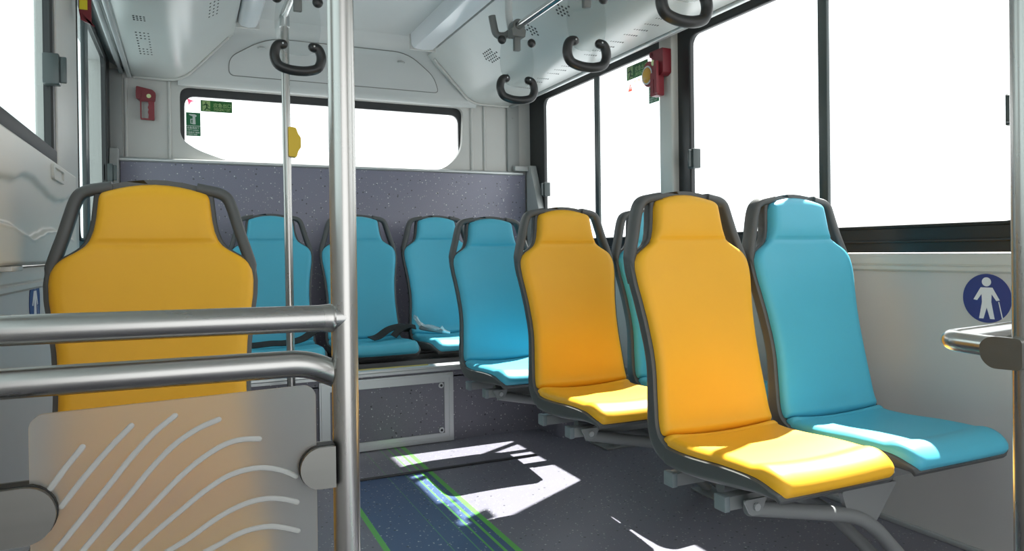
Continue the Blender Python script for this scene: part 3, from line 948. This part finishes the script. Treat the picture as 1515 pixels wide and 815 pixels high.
# thin pole with stop button
QX, QY = 0.364, 2.90
t = thing('grab_pole', 'thin vertical steel pole in the aisle with a yellow stop button', 'pole', (QX, QY, 0))
bm = BM(); add_tube(bm, [(QX+.002, QY, .004), (QX-.006, QY, 1.775)], .0158, 20); obj('pole_tube', bm, M['steel'], t)
bm = BM(); add_tube(bm, [(QX-.006, QY, 1.745), (QX-.006, QY, 1.79)], .019, 20); obj('pole_joint', bm, M['chrome'], t)
bm = BM()
pr = round_poly([(QX+.0, 1.355), (QX+.028, 1.352), (QX+.036, 1.328), (QX+.046, 1.315), (QX+.046, 1.275), (QX+.036, 1.262), (QX+.030, 1.238), (QX+.0, 1.240)], .006)
add_prism(bm, pr, [], XZ, QY-.026, QY+.012)
b_ = obj('stop_button', bm, M['buttonyellow'], t, 30)
b_['label'] = 'yellow stop button'
bm = BM(); add_tube(bm, [(QX, QY, 0), (QX, QY, .01)], .035, 20); obj('floor_flange', bm, M['steel'], t)

# ------------------------------------------------------------------ overhead rails
ZR = 1.795
def overhead_rail(x, yend, label, hook):
    t = thing('overhead_rail', label, 'handrail', (x, yend, ZR))
    bm = BM(); add_tube(bm, [(x, yend, ZR), (x, YF+.1, ZR)], .0155, 18); obj('rail_tube', bm, M['chrome'], t)
    if hook:
        bm = BM()
        add_tube(bm, catmull([(x, yend+.01, ZR-.004), (x-.03, yend+.015, ZR-.024), (x-.065, yend+.02, ZR-.020), (x-.078, yend+.02, ZR+.02), (x-.085, yend+.02, ZR+.055)], 5), .0155, 14)
        obj('end_hook', bm, M['clampgrey'], t)
        bm = BM()
        add_tube(bm, catmull([(x-.004, yend+.005, ZR), (x-.012, yend+.006, ZR+.06), (x-.014, yend+.006, ZR+.13), (x-.012, yend+.006, ZR+.19), (x-.010, yend+.006, 2.06)], 5), .0155, 14)
        obj('ceiling_bracket', bm, M['ceil'], t)
    return t
overhead_rail(1.262, 2.742, 'chrome overhead rail on the right with a curved grey end', True)
overhead_rail(QX-.006, QY, 'chrome overhead rail on the left ending at the thin pole', False)
for y in (.4, ):
    pass

# hanging straps: clear card holder over a black loop handle
def make_strap(x, y, label):
    t = thing('hanging_strap', label, 'hand strap', (x, y, ZR), 'hanging straps on the overhead rails')
    # clamp round the rail with a tongue
    bm = BM()
    add_prism(bm, [(x+.028*math.sin(a), ZR+.028*math.cos(a)) for a in [PI*(-.62+1.24*k/20) for k in range(21)]]+[(x+.032, ZR-.016), (x+.028, ZR-.044), (x-.028, ZR-.044), (x-.032, ZR-.016)], [circle(x, ZR, .0162, None, 20)], XZ, y-.024, y+.024)
    c = obj('rail_clamp', bm, M['clampgrey'], t)
    obj('tongue', add_box(BM(), (x-.014, y-.010, ZR-.100), (x+.014, y+.010, ZR-.043), .003), M['clampgrey'], t)
    zt = ZR-.060       # upper balls
    bm = BM()
    out = round_poly([(x-.066, zt+.010), (x+.066, zt+.010), (x+.081, zt-.09), (x+.060, zt-.182), (x, zt-.192), (x-.060, zt-.182), (x-.081, zt-.09)], [.012, .012, .05, .03, .04, .03, .05])
    add_prism(bm, out, [], XZ, y-.003, y+.003)
    obj('card_holder', bm, M['acrylic'], t, 30)
    for s in (-1, 1):
        bm = BM(); bmesh.ops.create_uvsphere(bm, u_segments=16, v_segments=10, radius=.0185)
        for v in bm.verts: v.co = Vector((x+s*.068, y, zt))+Vector((v.co.x, v.co.y*.8, v.co.z))
        obj('ball_knob', bm, M['handleblack'], t)
    zh = zt-.158
    bm = BM()
    path = catmull([Vector((x+u, y, zh+v)) for u, v in ((-.050, .0), (-.066, -.004), (-.076, -.022), (-.077, -.048), (-.064, -.072), (-.034, -.083), (0, -.086), (.034, -.083), (.064, -.072), (.077, -.048), (.076, -.022), (.066, -.004), (.050, .0))], 5)
    add_tube(bm, path, .0168, 14, round_end=True)
    h = obj('loop_handle', bm, M['handleblack'], t)
    for s in (-1, 1):
        bm = BM(); add_tube(bm, [(x+s*.052, y-.016, zh), (x+s*.052, y-.0185, zh)], .003, 8)
        obj('rivet', bm, M['alu'], h)
    return t
s0 = make_strap(1.262, 2.70, 'hanging strap at the far end of the right rail, whole clear holder showing')
copy_thing(s0, (1.262, 2.13, ZR), 'second hanging strap on the right rail, black loop in front of the window edge')
copy_thing(s0, (1.262, 1.60, ZR), 'nearest hanging strap on the right rail, only its loop bottom showing')
copy_thing(s0, (QX-.006, 2.545, ZR), 'hanging strap on the left rail in front of the thin pole')

# ------------------------------------------------------------------ guard rail and pole at the right edge
t = thing('grab_pole', 'vertical steel pole cut by the right edge of the picture', 'pole', (1.052, .600, 0))
bm = BM(); add_tube(bm, [(1.052, .600, .004), (1.052, .600, 2.06)], .018, 28); obj('pole_tube', bm, M['steel'], t)
bm = BM(); add_tube(bm, [(1.052, .600, 0), (1.052, .600, .012)], .04, 24); obj('floor_flange', bm, M['steel'], t)
t = thing('guard_rail', 'bent chrome guard rail below the blue round sign at the right edge', 'handrail', (1.07, .72, .718))
bm = BM()
add_tube(bm, fillet([(1.055, .634, .714), (1.060, .722, .716), (2.0, .80, .722)], .028, 10), .0155, 20)
obj('rail_tube', bm, M['guard'], t)
bm = BM()
add_prism(bm, round_poly([(.590, .690), (.632, .688), (.646, .700), (.648, .722), (.634, .733), (.590, .733)], .008), [], YZ, 1.022, 1.0335)
obj('clamp_plate', bm, M['steelplate'], t, 30)
bm = BM()
add_prism(bm, round_poly([(.590, .690), (.632, .688), (.646, .700), (.648, .722), (.634, .733), (.590, .733)], .008), [], YZ, 1.0705, 1.080)
obj('clamp_plate', bm, M['steelplate'], t, 30)

# ------------------------------------------------------------------ white cover on the left wall
t = thing('wall_cover', 'white moulded cover with wavy relief on the left wall below the window', 'cover', (XL, 1.8, .84))
bm = BM()
ny, nz = 130, 110
y0_, y1_, z0_, z1_ = 1.05, 2.475, .843, 1.106
UPW = [Vector((y, z)) for y, z in ((1.0, 1.02), (1.30, 1.004), (1.50, 1.004), (1.62, 1.010), (1.75, 1.029), (1.82, 1.030), (1.93, 1.019), (2.04, 1.007), (2.12, 1.004), (2.24, 1.012), (2.36, 1.028), (2.5, 1.034))]
LOW = [Vector((y, z)) for y, z in ((1.0, .915), (1.35, .930), (1.60, .923), (1.72, .911), (1.806, .902), (1.89, .912), (1.98, .924), (2.09, .928), (2.195, .923), (2.32, .914), (2.5, .905))]
def wave(tab, y):
    for a_, b_ in zip(tab, tab[1:]):
        if a_.x <= y <= b_.x:
            f = (y-a_.x)/(b_.x-a_.x); f = f*f*(3-2*f)
            return a_.y+(b_.y-a_.y)*f
    return tab[-1].y
def relief(y, z):
    zu, zl = wave(UPW, y), wave(LOW, y)
    up = 1/(1+math.exp(-max(-40, min(40, (z-zu)/.0022))))
    lo = 1/(1+math.exp(-max(-40, min(40, (z-zl)/.0022))))
    fade = min(1, max(0, (y1_-.05-y)/.05))
    return fade*(-.010*(lo-up)+.003*math.exp(-((z-zl+.004)/.004)**2))
vs = []
for j in range(nz+1):
    row = []
    for i in range(ny+1):
        y = y0_+(y1_-y0_)*i/ny; z = z0_+(z1_-z0_)*j/nz
        e = min((y1_-y)/.014, (y-y0_)/.014, (z-z0_)/.010, (z1_-z)/.012); e = min(1, e)
        prot = .044*math.sqrt(max(0, 1-(1-e)**2))
        row.append(bm.verts.new((XL+.001+prot+relief(y, z)*(1 if e >= 1 else e), y, z)))
    vs.append(row)
for j in range(nz):
    for i in range(ny): bm.faces.new((vs[j][i], vs[j][i+1], vs[j+1][i+1], vs[j+1][i]))
obj('cover_body', bm, M['cream'], t, 60)
bm = BM()
add_prism(bm, rrect(2.03, 2.20, 1.050, 1.088, .012), [rrect(2.045, 2.185, 1.058, 1.080, .008)], YZ, XL+.042, XL+.052)
obj('vent_frame', bm, M['cream'], t)
bm = BM(); add_box(bm, (XL+.040, 2.04, 1.055), (XL+.0465, 2.19, 1.083)); obj('vent_slot', bm, M['ledge'], t)
bm = add_box(BM(), (XL+.0, 1.05, 1.108), (XL+.022, 2.295, 1.150), .003)
obj('rubber_strip', bm, M['rubber'], t)
bm = add_box(BM(), (XL+.002, 1.62, .834), (XL+.04, 1.72, .844), .002); obj('clip', bm, M['ledge'], t)

# ------------------------------------------------------------------ blue round signs with a figure and cane
def cane_sign(x, yc, zc, r, s, label):
    """s = direction into the bus; the figure faces the aisle"""
    t = thing('priority_sign', label, 'sign', (x, yc, zc), 'round blue priority signs')
    f = s    # +y to the viewer's left on the right wall
    mp = lambda u, v, d: Vector((x+s*(-1)*d*-1, yc+f*u*1.0, zc+v)) if False else Vector((x+s*d, yc-u*(-s), zc+v))
    bm = BM(); add_prism(bm, circle(0, 0, r, r*1.02, 48), [], mp, 0.0003, .0015); obj('disc', bm, M['signblue'], t, 0)
    k = r/.066
    bm = BM(); add_prism(bm, circle(0, .0455*k, .0125*k, None, 24), [], mp, .0016, .0020)
    body = [(-.016, .030), (.016, .030), (.035, -.004), (.026, -.006), (.0135, .012), (.0125, -.010), (.021, -.056), (.009, -.056), (0, -.025), (-.009, -.056), (-.021, -.056), (-.0125, -.010), (-.0135, .012), (-.026, -.006), (-.036, -.004)]
    add_prism(bm, [(u*k, v*k) for u, v in body], [], mp, .0016, .0020)
    add_prism(bm, [(.031*k, -.008*k), (.0335*k, -.008*k), (.043*k, -.053*k), (.0405*k, -.053*k)], [], mp, .0016, .0020)
    obj('figure', bm, M['signwhite'], t, 0)
cane_sign(XR, 1.244, .715, .066, -1, 'round blue sign with a white figure and cane on the right wall')
cane_sign(XL, 2.075, .749, .066, 1, 'round blue sign with a white figure half hidden by the lone yellow seat')

# ------------------------------------------------------------------ stickers on the glass
def decal_maps(kind):
    if kind == 'rear': return lambda cx, cz, y: (lambda u, v, d: Vector((cx+u, y-d, cz+v)))
    return lambda cy, cz, x: (lambda u, v, d: Vector((x-d, cy-u, cz+v)))      # right wall: u runs towards the camera
def exit_sign(mp, loc, W, Hh, label):
    t = thing('exit_sign', label, 'sign', loc, 'green exit stickers')
    bm = BM(); add_prism(bm, [(0, 0), (W, 0), (W, Hh), (0, Hh)], [], mp, .0003, .0008); obj('film', bm, M['sgreen2'], t, 0)
    h = Hh
    bm = BM(); add_prism(bm, [(.05*W, .06*h), (.30*W, .06*h), (.30*W, .94*h), (.05*W, .94*h)], [], mp, .0009, .0013)
    obj('doorway', bm, M['spale'], t, 0)
    bm = BM()
    ox = .175*W
    add_prism(bm, circle(ox-.012*W, .78*h, .022*W, .022*W, 14), [], mp, .0014, .0017)
    add_prism(bm, [(ox-.03*W, .70*h), (ox+.02*W, .69*h), (ox+.045*W, .45*h), (ox+.005*W, .40*h)], [], mp, .0014, .0017)
    add_prism(bm, [(ox+.0*W, .70*h), (ox+.03*W, .68*h), (ox+.085*W, .50*h), (ox+.10*W, .42*h), (ox+.075*W, .43*h), (ox+.055*W, .52*h)], [], mp, .0014, .0017)
    add_prism(bm, [(ox-.03*W, .70*h), (ox-.085*W, .60*h), (ox-.12*W, .58*h), (ox-.12*W, .52*h), (ox-.06*W, .53*h), (ox-.01*W, .60*h)], [], mp, .0014, .0017)
    add_prism(bm, [(ox+.03*W, .45*h), (ox+.06*W, .28*h), (ox+.14*W, .26*h), (ox+.14*W, .17*h), (ox+.035*W, .19*h), (ox+.005*W, .40*h)], [], mp, .0014, .0017)
    add_prism(bm, [(ox+.0*W, .42*h), (ox-.03*W, .25*h), (ox-.075*W, .10*h), (ox-.04*W, .08*h), (ox+.01*W, .24*h), (ox+.03*W, .38*h)], [], mp, .0014, .0017)
    obj('running_figure', bm, M['sgreen2'], t, 0)
    bm = text_bm('\u5e94\u6025\u51fa\u53e3', .150*W, lambda u, v, d: mp(.395*W+u*.98, .46*h+v, .0011)); obj('lettering', bm, M['spale'], t, 0)
    bm = text_bm('EMERGENCY EXIT', .072*W, lambda u, v, d: mp(.41*W+u*.93, .12*h+v*1.9, .0011)); obj('lettering', bm, M['spale'], t, 0)
    return t
def hammer_sign(mp, loc, W, Hh, label):
    t = thing('hammer_sign', label, 'sign', loc, 'green hammer stickers')
    h = Hh
    bm = BM(); add_prism(bm, [(0, 0), (W, 0), (W, h), (0, h)], [], mp, .0003, .0008); obj('film', bm, M['sgreen'], t, 0)
    bm = BM()
    add_prism(bm, [(.0*W, .425*h), (W, .425*h), (W, .445*h), (0, .445*h)], [], mp, .0009, .0012)
    head = round_poly([(.20*W, .93*h), (.62*W, .93*h), (.74*W, .88*h), (.70*W, .82*h), (.64*W, .82*h), (.66*W, .50*h), (.44*W, .50*h), (.46*W, .84*h), (.30*W, .87*h), (.20*W, .90*h)], .03*W, 3)
    add_prism(bm, head, [], mp, .0009, .0012)
    add_prism(bm, [(.30*W, .52*h), (.46*W, .52*h), (.46*W, .55*h), (.36*W, .55*h), (.36*W, .70*h), (.46*W, .70*h), (.46*W, .73*h), (.30*W, .73*h)], [], mp, .0009, .0012)
    obj('hammer_symbol', bm, M['swhite'], t, 0)
    for tx, z, sz, xs in (('\u5e94\u6025\u9003\u751f\u9524', .31, .185, .97), ('SAFETY HAMMER', .225, .115, .93), ('\u7d27\u6025\u60c5\u51b5\u4e0b\u6572\u51fb', .125, .135, .93), ('\u73bb\u7483\u56db\u89d2\u9003\u751f', .035, .135, .90)):
        bm = text_bm(tx, sz*W, lambda u, v, d: mp(.05*W+u*xs, z*h+v, .0011)); obj('lettering', bm, M['swhite'], t, 0)
def arrow_ring(mp, loc, r, tip, label):
    t = thing('break_point_sticker', label, 'sticker', loc, 'pink break point stickers')
    bm = BM()
    add_prism(bm, circle(0, 0, r, r*.95, 30), [circle(0, 0, r*.90, r*.85, 30)], mp, .0003, .0006)
    obj('ring', bm, M['spink'], t, 0)
    bm = BM()
    d = Vector(tip).normalized(); s = Vector((-d.y, d.x))
    a = d*r*.95
    arc = [((d*math.cos(q)+s*math.sin(q))*r*.98) for q in [x*.11 for x in range(-8, 9)]]
    pts = [(Vector(tip).x, Vector(tip).y)]+[(p.x, p.y) for p in arc]
    add_prism(bm, pts, [], mp, .0003, .0006)
    obj('pointer', bm, M['spink'], t, 0)
yg = YB+.0515
RM = decal_maps('rear'); SM = decal_maps('right')
exit_sign(RM(.078, 1.628, yg), (.078, yg, 1.628), .156, .060, 'green running figure exit sticker at the corner of the rear window')
hammer_sign(RM(.006, 1.494, yg), (.006, yg, 1.494), .070, .124, 'green hammer sticker low on the left side of the rear window')
arrow_ring(RM(.046, 1.655, yg), (.046, yg, 1.655), .025, (-.034, .036), 'pink ring with pointer in the corner of the rear window')
xg = XR+.0135
exit_sign(SM(3.012, 1.705, xg), (xg, 3.012, 1.705), .180, .068, 'green running figure exit sticker on the right side window')
hammer_sign(SM(2.826, 1.555, xg), (xg, 2.826, 1.555), .080, .140, 'green hammer sticker partly behind the red hammer holder')
arrow_ring(SM(2.795, 1.735, xg), (xg, 2.795, 1.735), .034, (.042, .044), 'pink ring with pointer beside the red hammer on the side window')
mp = SM(3.010, 1.540, xg)
t = thing('warning_sticker', 'clear sticker with orange warning triangle under the side exit sticker', 'sticker', (xg, 3.01, 1.54))
bm = BM()
W_, H_ = .178, .162
def ln(u0, v0, u1, v1, w=.0009):
    d = Vector((u1-u0, v1-v0)).normalized(); s = Vector((-d.y, d.x))*w/2
    add_prism(bm, [(u0-s.x, v0-s.y), (u1-s.x, v1-s.y), (u1+s.x, v1+s.y), (u0+s.x, v0+s.y)], [], mp, .0003, .0006)
for a in ((0, 0, W_, 0), (0, 0, 0, H_), (W_, 0, W_, H_), (0, .035, W_, .035), (0, .098, W_, .098), (.085, .035, .085, .098)): ln(*a)
obj('table_lines', bm, M['sline'], t, 0)
bm = BM()
add_prism(bm, [(.008, .108), (.044, .108), (.026, .146)], [[(.0235, .118), (.0285, .118), (.0275, .134), (.0245, .134)]], mp, .0003, .0007)
obj('warning_triangle', bm, M['sorange'], t, 0)
for tx, u, v, sz in (('\u8bf7\u6ce8\u610f', .055, .140, .019), ('\u7d27\u6025\u60c5\u51b5\u65f6\u8bf7\u4f7f\u7528', .055, .125, .011), ('\u5b89\u5168\u9524\u51fb\u788e\u73bb\u7483\u9003\u751f', .055, .109, .011)):
    bm = text_bm(tx, sz, lambda a, b, d: mp(u+a, v+b, .0006)); obj('lettering', bm, M['sorange'], t, 0)

# ------------------------------------------------------------------ emergency hammers
def hammer(mp, loc, label, lens=False):
    """mp(u,v,d): u across, v up, d out of the wall; about 90 mm wide"""
    t = thing('emergency_hammer', label, 'hammer', loc, 'red emergency hammers in holders')
    bm = BM()
    add_prism(bm, round_poly([(-.045, .070), (.030, .055), (.044, .040), (.040, .000), (-.030, -.002), (-.046, .012)], .008), [], mp, 0, .034)
    obj('holder', bm, M['red'], t, 30)
    bm = BM()
    add_prism(bm, round_poly([(-.028, .0), (.036, .0), (.036, -.098), (-.028, -.096)], .006), [round_poly([(-.022, -.004), (.008, -.004), (.010, -.022), (.006, -.034), (.010, -.046), (.006, -.058), (.010, -.070), (.008, -.090), (-.022, -.090)], .003)], mp, .010, .028)
    obj('grip', bm, M['redlight'], t, 30)
    bm = BM(); add_prism(bm, circle(.012, .022, .0105, None, 20), [], mp, .0341, .0365); obj('glow_dot', bm, M['glow'], t, 30)
    bm = BM(); add_prism(bm, round_poly([(-.046, .050), (-.030, .050), (-.020, .030), (-.028, .0), (-.046, .006)], .006), [], mp, .0341, .044); obj('hammer_head', bm, M['red'], t, 30)
    return t
hammer(lambda u, v, d: Vector((-.176+u, YB-.01-d, 1.648+v)), (-.176, YB, 1.656), 'red emergency hammer on the rear left pillar beside the rear window')
# big holder on the right pillar, seen from its side
t = thing('emergency_hammer', 'red emergency hammer with amber lens on the pillar of the right window', 'hammer', (XR-.035, 2.635, 1.66), 'red emergency hammers in holders')
mpR = lambda u, v, d: Vector((XR-.036-d, 2.640-u, 1.655+v))
bm = BM()
add_prism(bm, round_poly([(-.030, .098), (.052, .098), (.052, -.010), (.030, -.020), (-.030, -.016)], .006), [], mpR, 0, .045); obj('holder', bm, M['red'], t, 30)
bm = BM(); add_tube(bm, [mpR(-.036, .085, .045), mpR(-.036, .085, .0)], .014, 14); obj('pivot', bm, M['red'], t)
bm = BM()
add_prism(bm, round_poly([(-.034, .0), (.018, .0), (.018, -.105), (-.034, -.105)], .006), [round_poly([(-.012, -.030), (.002, -.030), (.004, -.060), (-.002, -.094), (-.012, -.094)], .004)], mpR, .015, .052); obj('grip', bm, M['redlight'], t, 30)
bm = BM(); add_prism(bm, round_poly([(.010, .045), (.030, .045), (.030, -.10), (.010, -.10)], .004), [], mpR, .0522, .064); obj('front_bar', bm, M['redlight'], t, 30)
bm = BM(); add_prism(bm, circle(-.019, .046, .0105, .0135, 20), [], mpR, .0453, .049); obj('glow_dot', bm, M['glow'], t, 30)
bm = BM(); add_prism(bm, circle(-.078, .010, .046, .058, 28), [], mpR, .004, .030); obj('lens_housing', bm, M['redlight'], t, 30)
bm = BM(); bmesh.ops.create_uvsphere(bm, u_segments=20, v_segments=12, radius=.034)
for v in bm.verts: v.co = mpR(-.086+v.co.x, .006+v.co.y*1.1, .030+max(0, v.co.z)*.5)
lens = obj('lens', bm, M['amber'], t); lens['label'] = 'amber lens'
bm = BM(); add_prism(bm, circle(-.086, .006, .040, .043, 28), [circle(-.086, .006, .033, .036, 28)], mpR, .0302, .034); obj('lens_ring', bm, M['alu'], t, 30)
# left one: box with yellow label near the top of the left window
t = thing('emergency_hammer', 'red hammer box with a yellow label high on the left window post', 'hammer', (-.31, 2.72, 1.63), 'red emergency hammers in holders')
bm = BM()
mpL = lambda u, v, d: Vector((-.313+u*.5, 2.72+d, 1.628+v))
rings = []
bm = BM()
add_prism(bm, [(.020, .012), (.070, .002), (.070, .20), (.004, .21), (.004, .036)], [], mpL, 0, .03)
bmesh.ops.bevel(bm, geom=bm.edges[:], offset=.003, segments=2, affect='EDGES')
obj('box_body', bm, M['red'], t, 30)
obj('mount', add_box(BM(), (XL+.006, 2.725, 1.805), (-.308, 2.745, 1.845)), M['red'], t)
obj('box_label', add_box(BM(), (-.309, 2.7185, 1.672), (-.286, 2.7199, 1.80)), M['labelyellow'], t)

# ------------------------------------------------------------------ perforations on the ducts
def dots(name, label, cat, pts, r, group):
    bm = BM()
    for p, n, sx, sy in pts:
        p, n = Vector(p), Vector(n).normalized()
        a = Vector((0, 1, 0)); b = n.cross(a).normalized()
        vs = []
        q = [p+n*.0012+a*(r*sx*math.cos(2*PI*k/8))+b*(r*sy*math.sin(2*PI*k/8)) for k in range(8)]
        lo = [bm.verts.new(x-n*.0018) for x in q]; hi = [bm.verts.new(x) for x in q]
        bm.faces.new(hi); bm.faces.new(lo[::-1])
        for k in range(8): bm.faces.new((lo[k], lo[(k+1) % 8], hi[(k+1) % 8], hi[k]))
    o = obj(name, bm, M['dots'], None, 0)
    tag(o, label, cat, group)
SL = .220/.285
nR = Vector((-SL, 0, -1)).normalized()
def rp(x, y): return Vector((x, y, duct_r_z(x)))
def grille_r(cx, cy, m=3.6):
    pts = []
    for i in range(-3, 4):
        for j in range(-2, 3):
            if abs(i)+abs(j)*.8 > m: continue
            x = cx+j*.0125; y = cy+i*.023+(.0115 if j % 2 else 0)
            pts.append((rp(x, y), nR, 1.0, 1.0))
    return pts
dots('speaker_grille', 'round cluster of dark holes in the right duct beside the far hanging strap', 'speaker grille', grille_r(1.447, 3.41), .0055, 'speaker grilles in the right duct')
dots('speaker_grille', 'cluster of dark holes in the right duct above the far strap clamp', 'speaker grille', grille_r(1.452, 2.93, 1.9), .0055, 'speaker grilles in the right duct')
dots('speaker_grille', 'cluster of dark holes in the right duct at the top edge beside the second strap', 'speaker grille', grille_r(1.452, 2.64, 2.2), .0055, 'speaker grilles in the right duct')
nF = Vector((0, 0, -1))
def flat_vent(cy, z=1.7685, x0=1.715):
    pts = []
    for row in range(4):
        for k in range(6):
            pts.append((Vector((x0-.030+k*.012, cy+row*.075-.11, z-.0005)), nF, 1.5, .55))
    return pts
for cy, lb in ((3.46, 'row of small slots in the right duct underside nearest the rear corner'),
               (3.12, 'row of small slots in the right duct underside below the far strap'),
               (2.75, 'row of small slots in the right duct underside above the window mullion'),
               (2.42, 'row of small slots in the right duct underside nearest the pillar')):
    dots('air_vent', lb, 'air vent', flat_vent(cy), .0048, 'slotted air vents in the right duct')
pts = []
for i in range(9):
    for j in range(4):
        if 3 <= i <= 5 and 1 <= j <= 2: continue
        pts.append((Vector((-.176+j*.015, 3.27+i*.042, 1.7685)), nF, 1.6, .9))
dots('air_vent', 'rectangle of dark holes in the left duct above the rear left hammer', 'air vent', pts, .0042, 'perforated vents in the left duct')
pts = [(Vector((-.172+j*.012, 3.05+i*.024, 1.7685)), nF, 1.6, .9) for i in range(3) for j in range(4)]
dots('air_vent', 'short triple row of dark holes in the left duct at the top edge', 'air vent', pts, .0042, 'perforated vents in the left duct')
SLl = .220/.227; nL = Vector((SLl, 0, -1)).normalized()
pts = []
for i in range(5):
    for j in range(3):
        x = .10+j*.016; pts.append((Vector((x, 3.12+i*.045+j*.02, 1.985-(.215-x)*SLl)), nL, 1.2, .9))
dots('speaker_grille', 'slanted cluster of dark holes in the sloped face of the left duct', 'speaker grille', pts, .0048, 'speaker grilles in the left duct')

# ------------------------------------------------------------------ world, sun, camera
W = bpy.data.worlds.new('sky'); S.world = W; W.use_nodes = True
bg = W.node_tree.nodes['Background']
bg.inputs['Color'].default_value = (0.97, 0.99, 1.0, 1)
bg.inputs['Strength'].default_value = 1.85
sd = bpy.data.lights.new('sun', 'SUN'); sd.energy = 20.0; sd.angle = math.radians(0.6); sd.color = (1.0, .97, .91)
so = bpy.data.objects.new('sun', sd); COL.objects.link(so)
so.rotation_euler = Vector((-1, -.55, -1.40)).to_track_quat('-Z', 'Y').to_euler()
so.location = (6, 6, 8)

f, cx, cy = 1056.5, 761.1, 377.2
yaw, pitch, roll = 0.430155, -0.0048177, 0.0125347
Fw = Vector((math.sin(yaw)*math.cos(pitch), math.cos(yaw)*math.cos(pitch), math.sin(pitch)))
r_ = Vector((math.cos(yaw), -math.sin(yaw), 0)); d_ = Fw.cross(r_)
Rr = r_*math.cos(roll)+d_*math.sin(roll); Dd = -r_*math.sin(roll)+d_*math.cos(roll)
cam = bpy.data.cameras.new('camera'); co = bpy.data.objects.new('camera', cam); COL.objects.link(co)
mat = Matrix((Rr, -Dd, -Fw)).transposed().to_4x4()
mat.translation = (0, 0, .86)
co.matrix_world = mat
cam.sensor_fit = 'HORIZONTAL'; cam.sensor_width = 36.0
cam.lens = f/1515*36.0
cam.shift_x = (757.5-cx)/1515
cam.shift_y = -(407.5-cy)/1515
cam.clip_start = .02
S.camera = co
S.view_settings.view_transform = 'Standard'
try: S.view_settings.look = 'None'
except Exception: pass
S.view_settings.gamma = 1.0
S.view_settings.use_curve_mapping = False
S.view_settings.exposure = 0.32
S.cycles.use_denoising = True
S.cycles.max_bounces = 12; S.cycles.diffuse_bounces = 6; S.cycles.transparent_max_bounces = 16
S.cycles.sample_clamp_indirect = 8
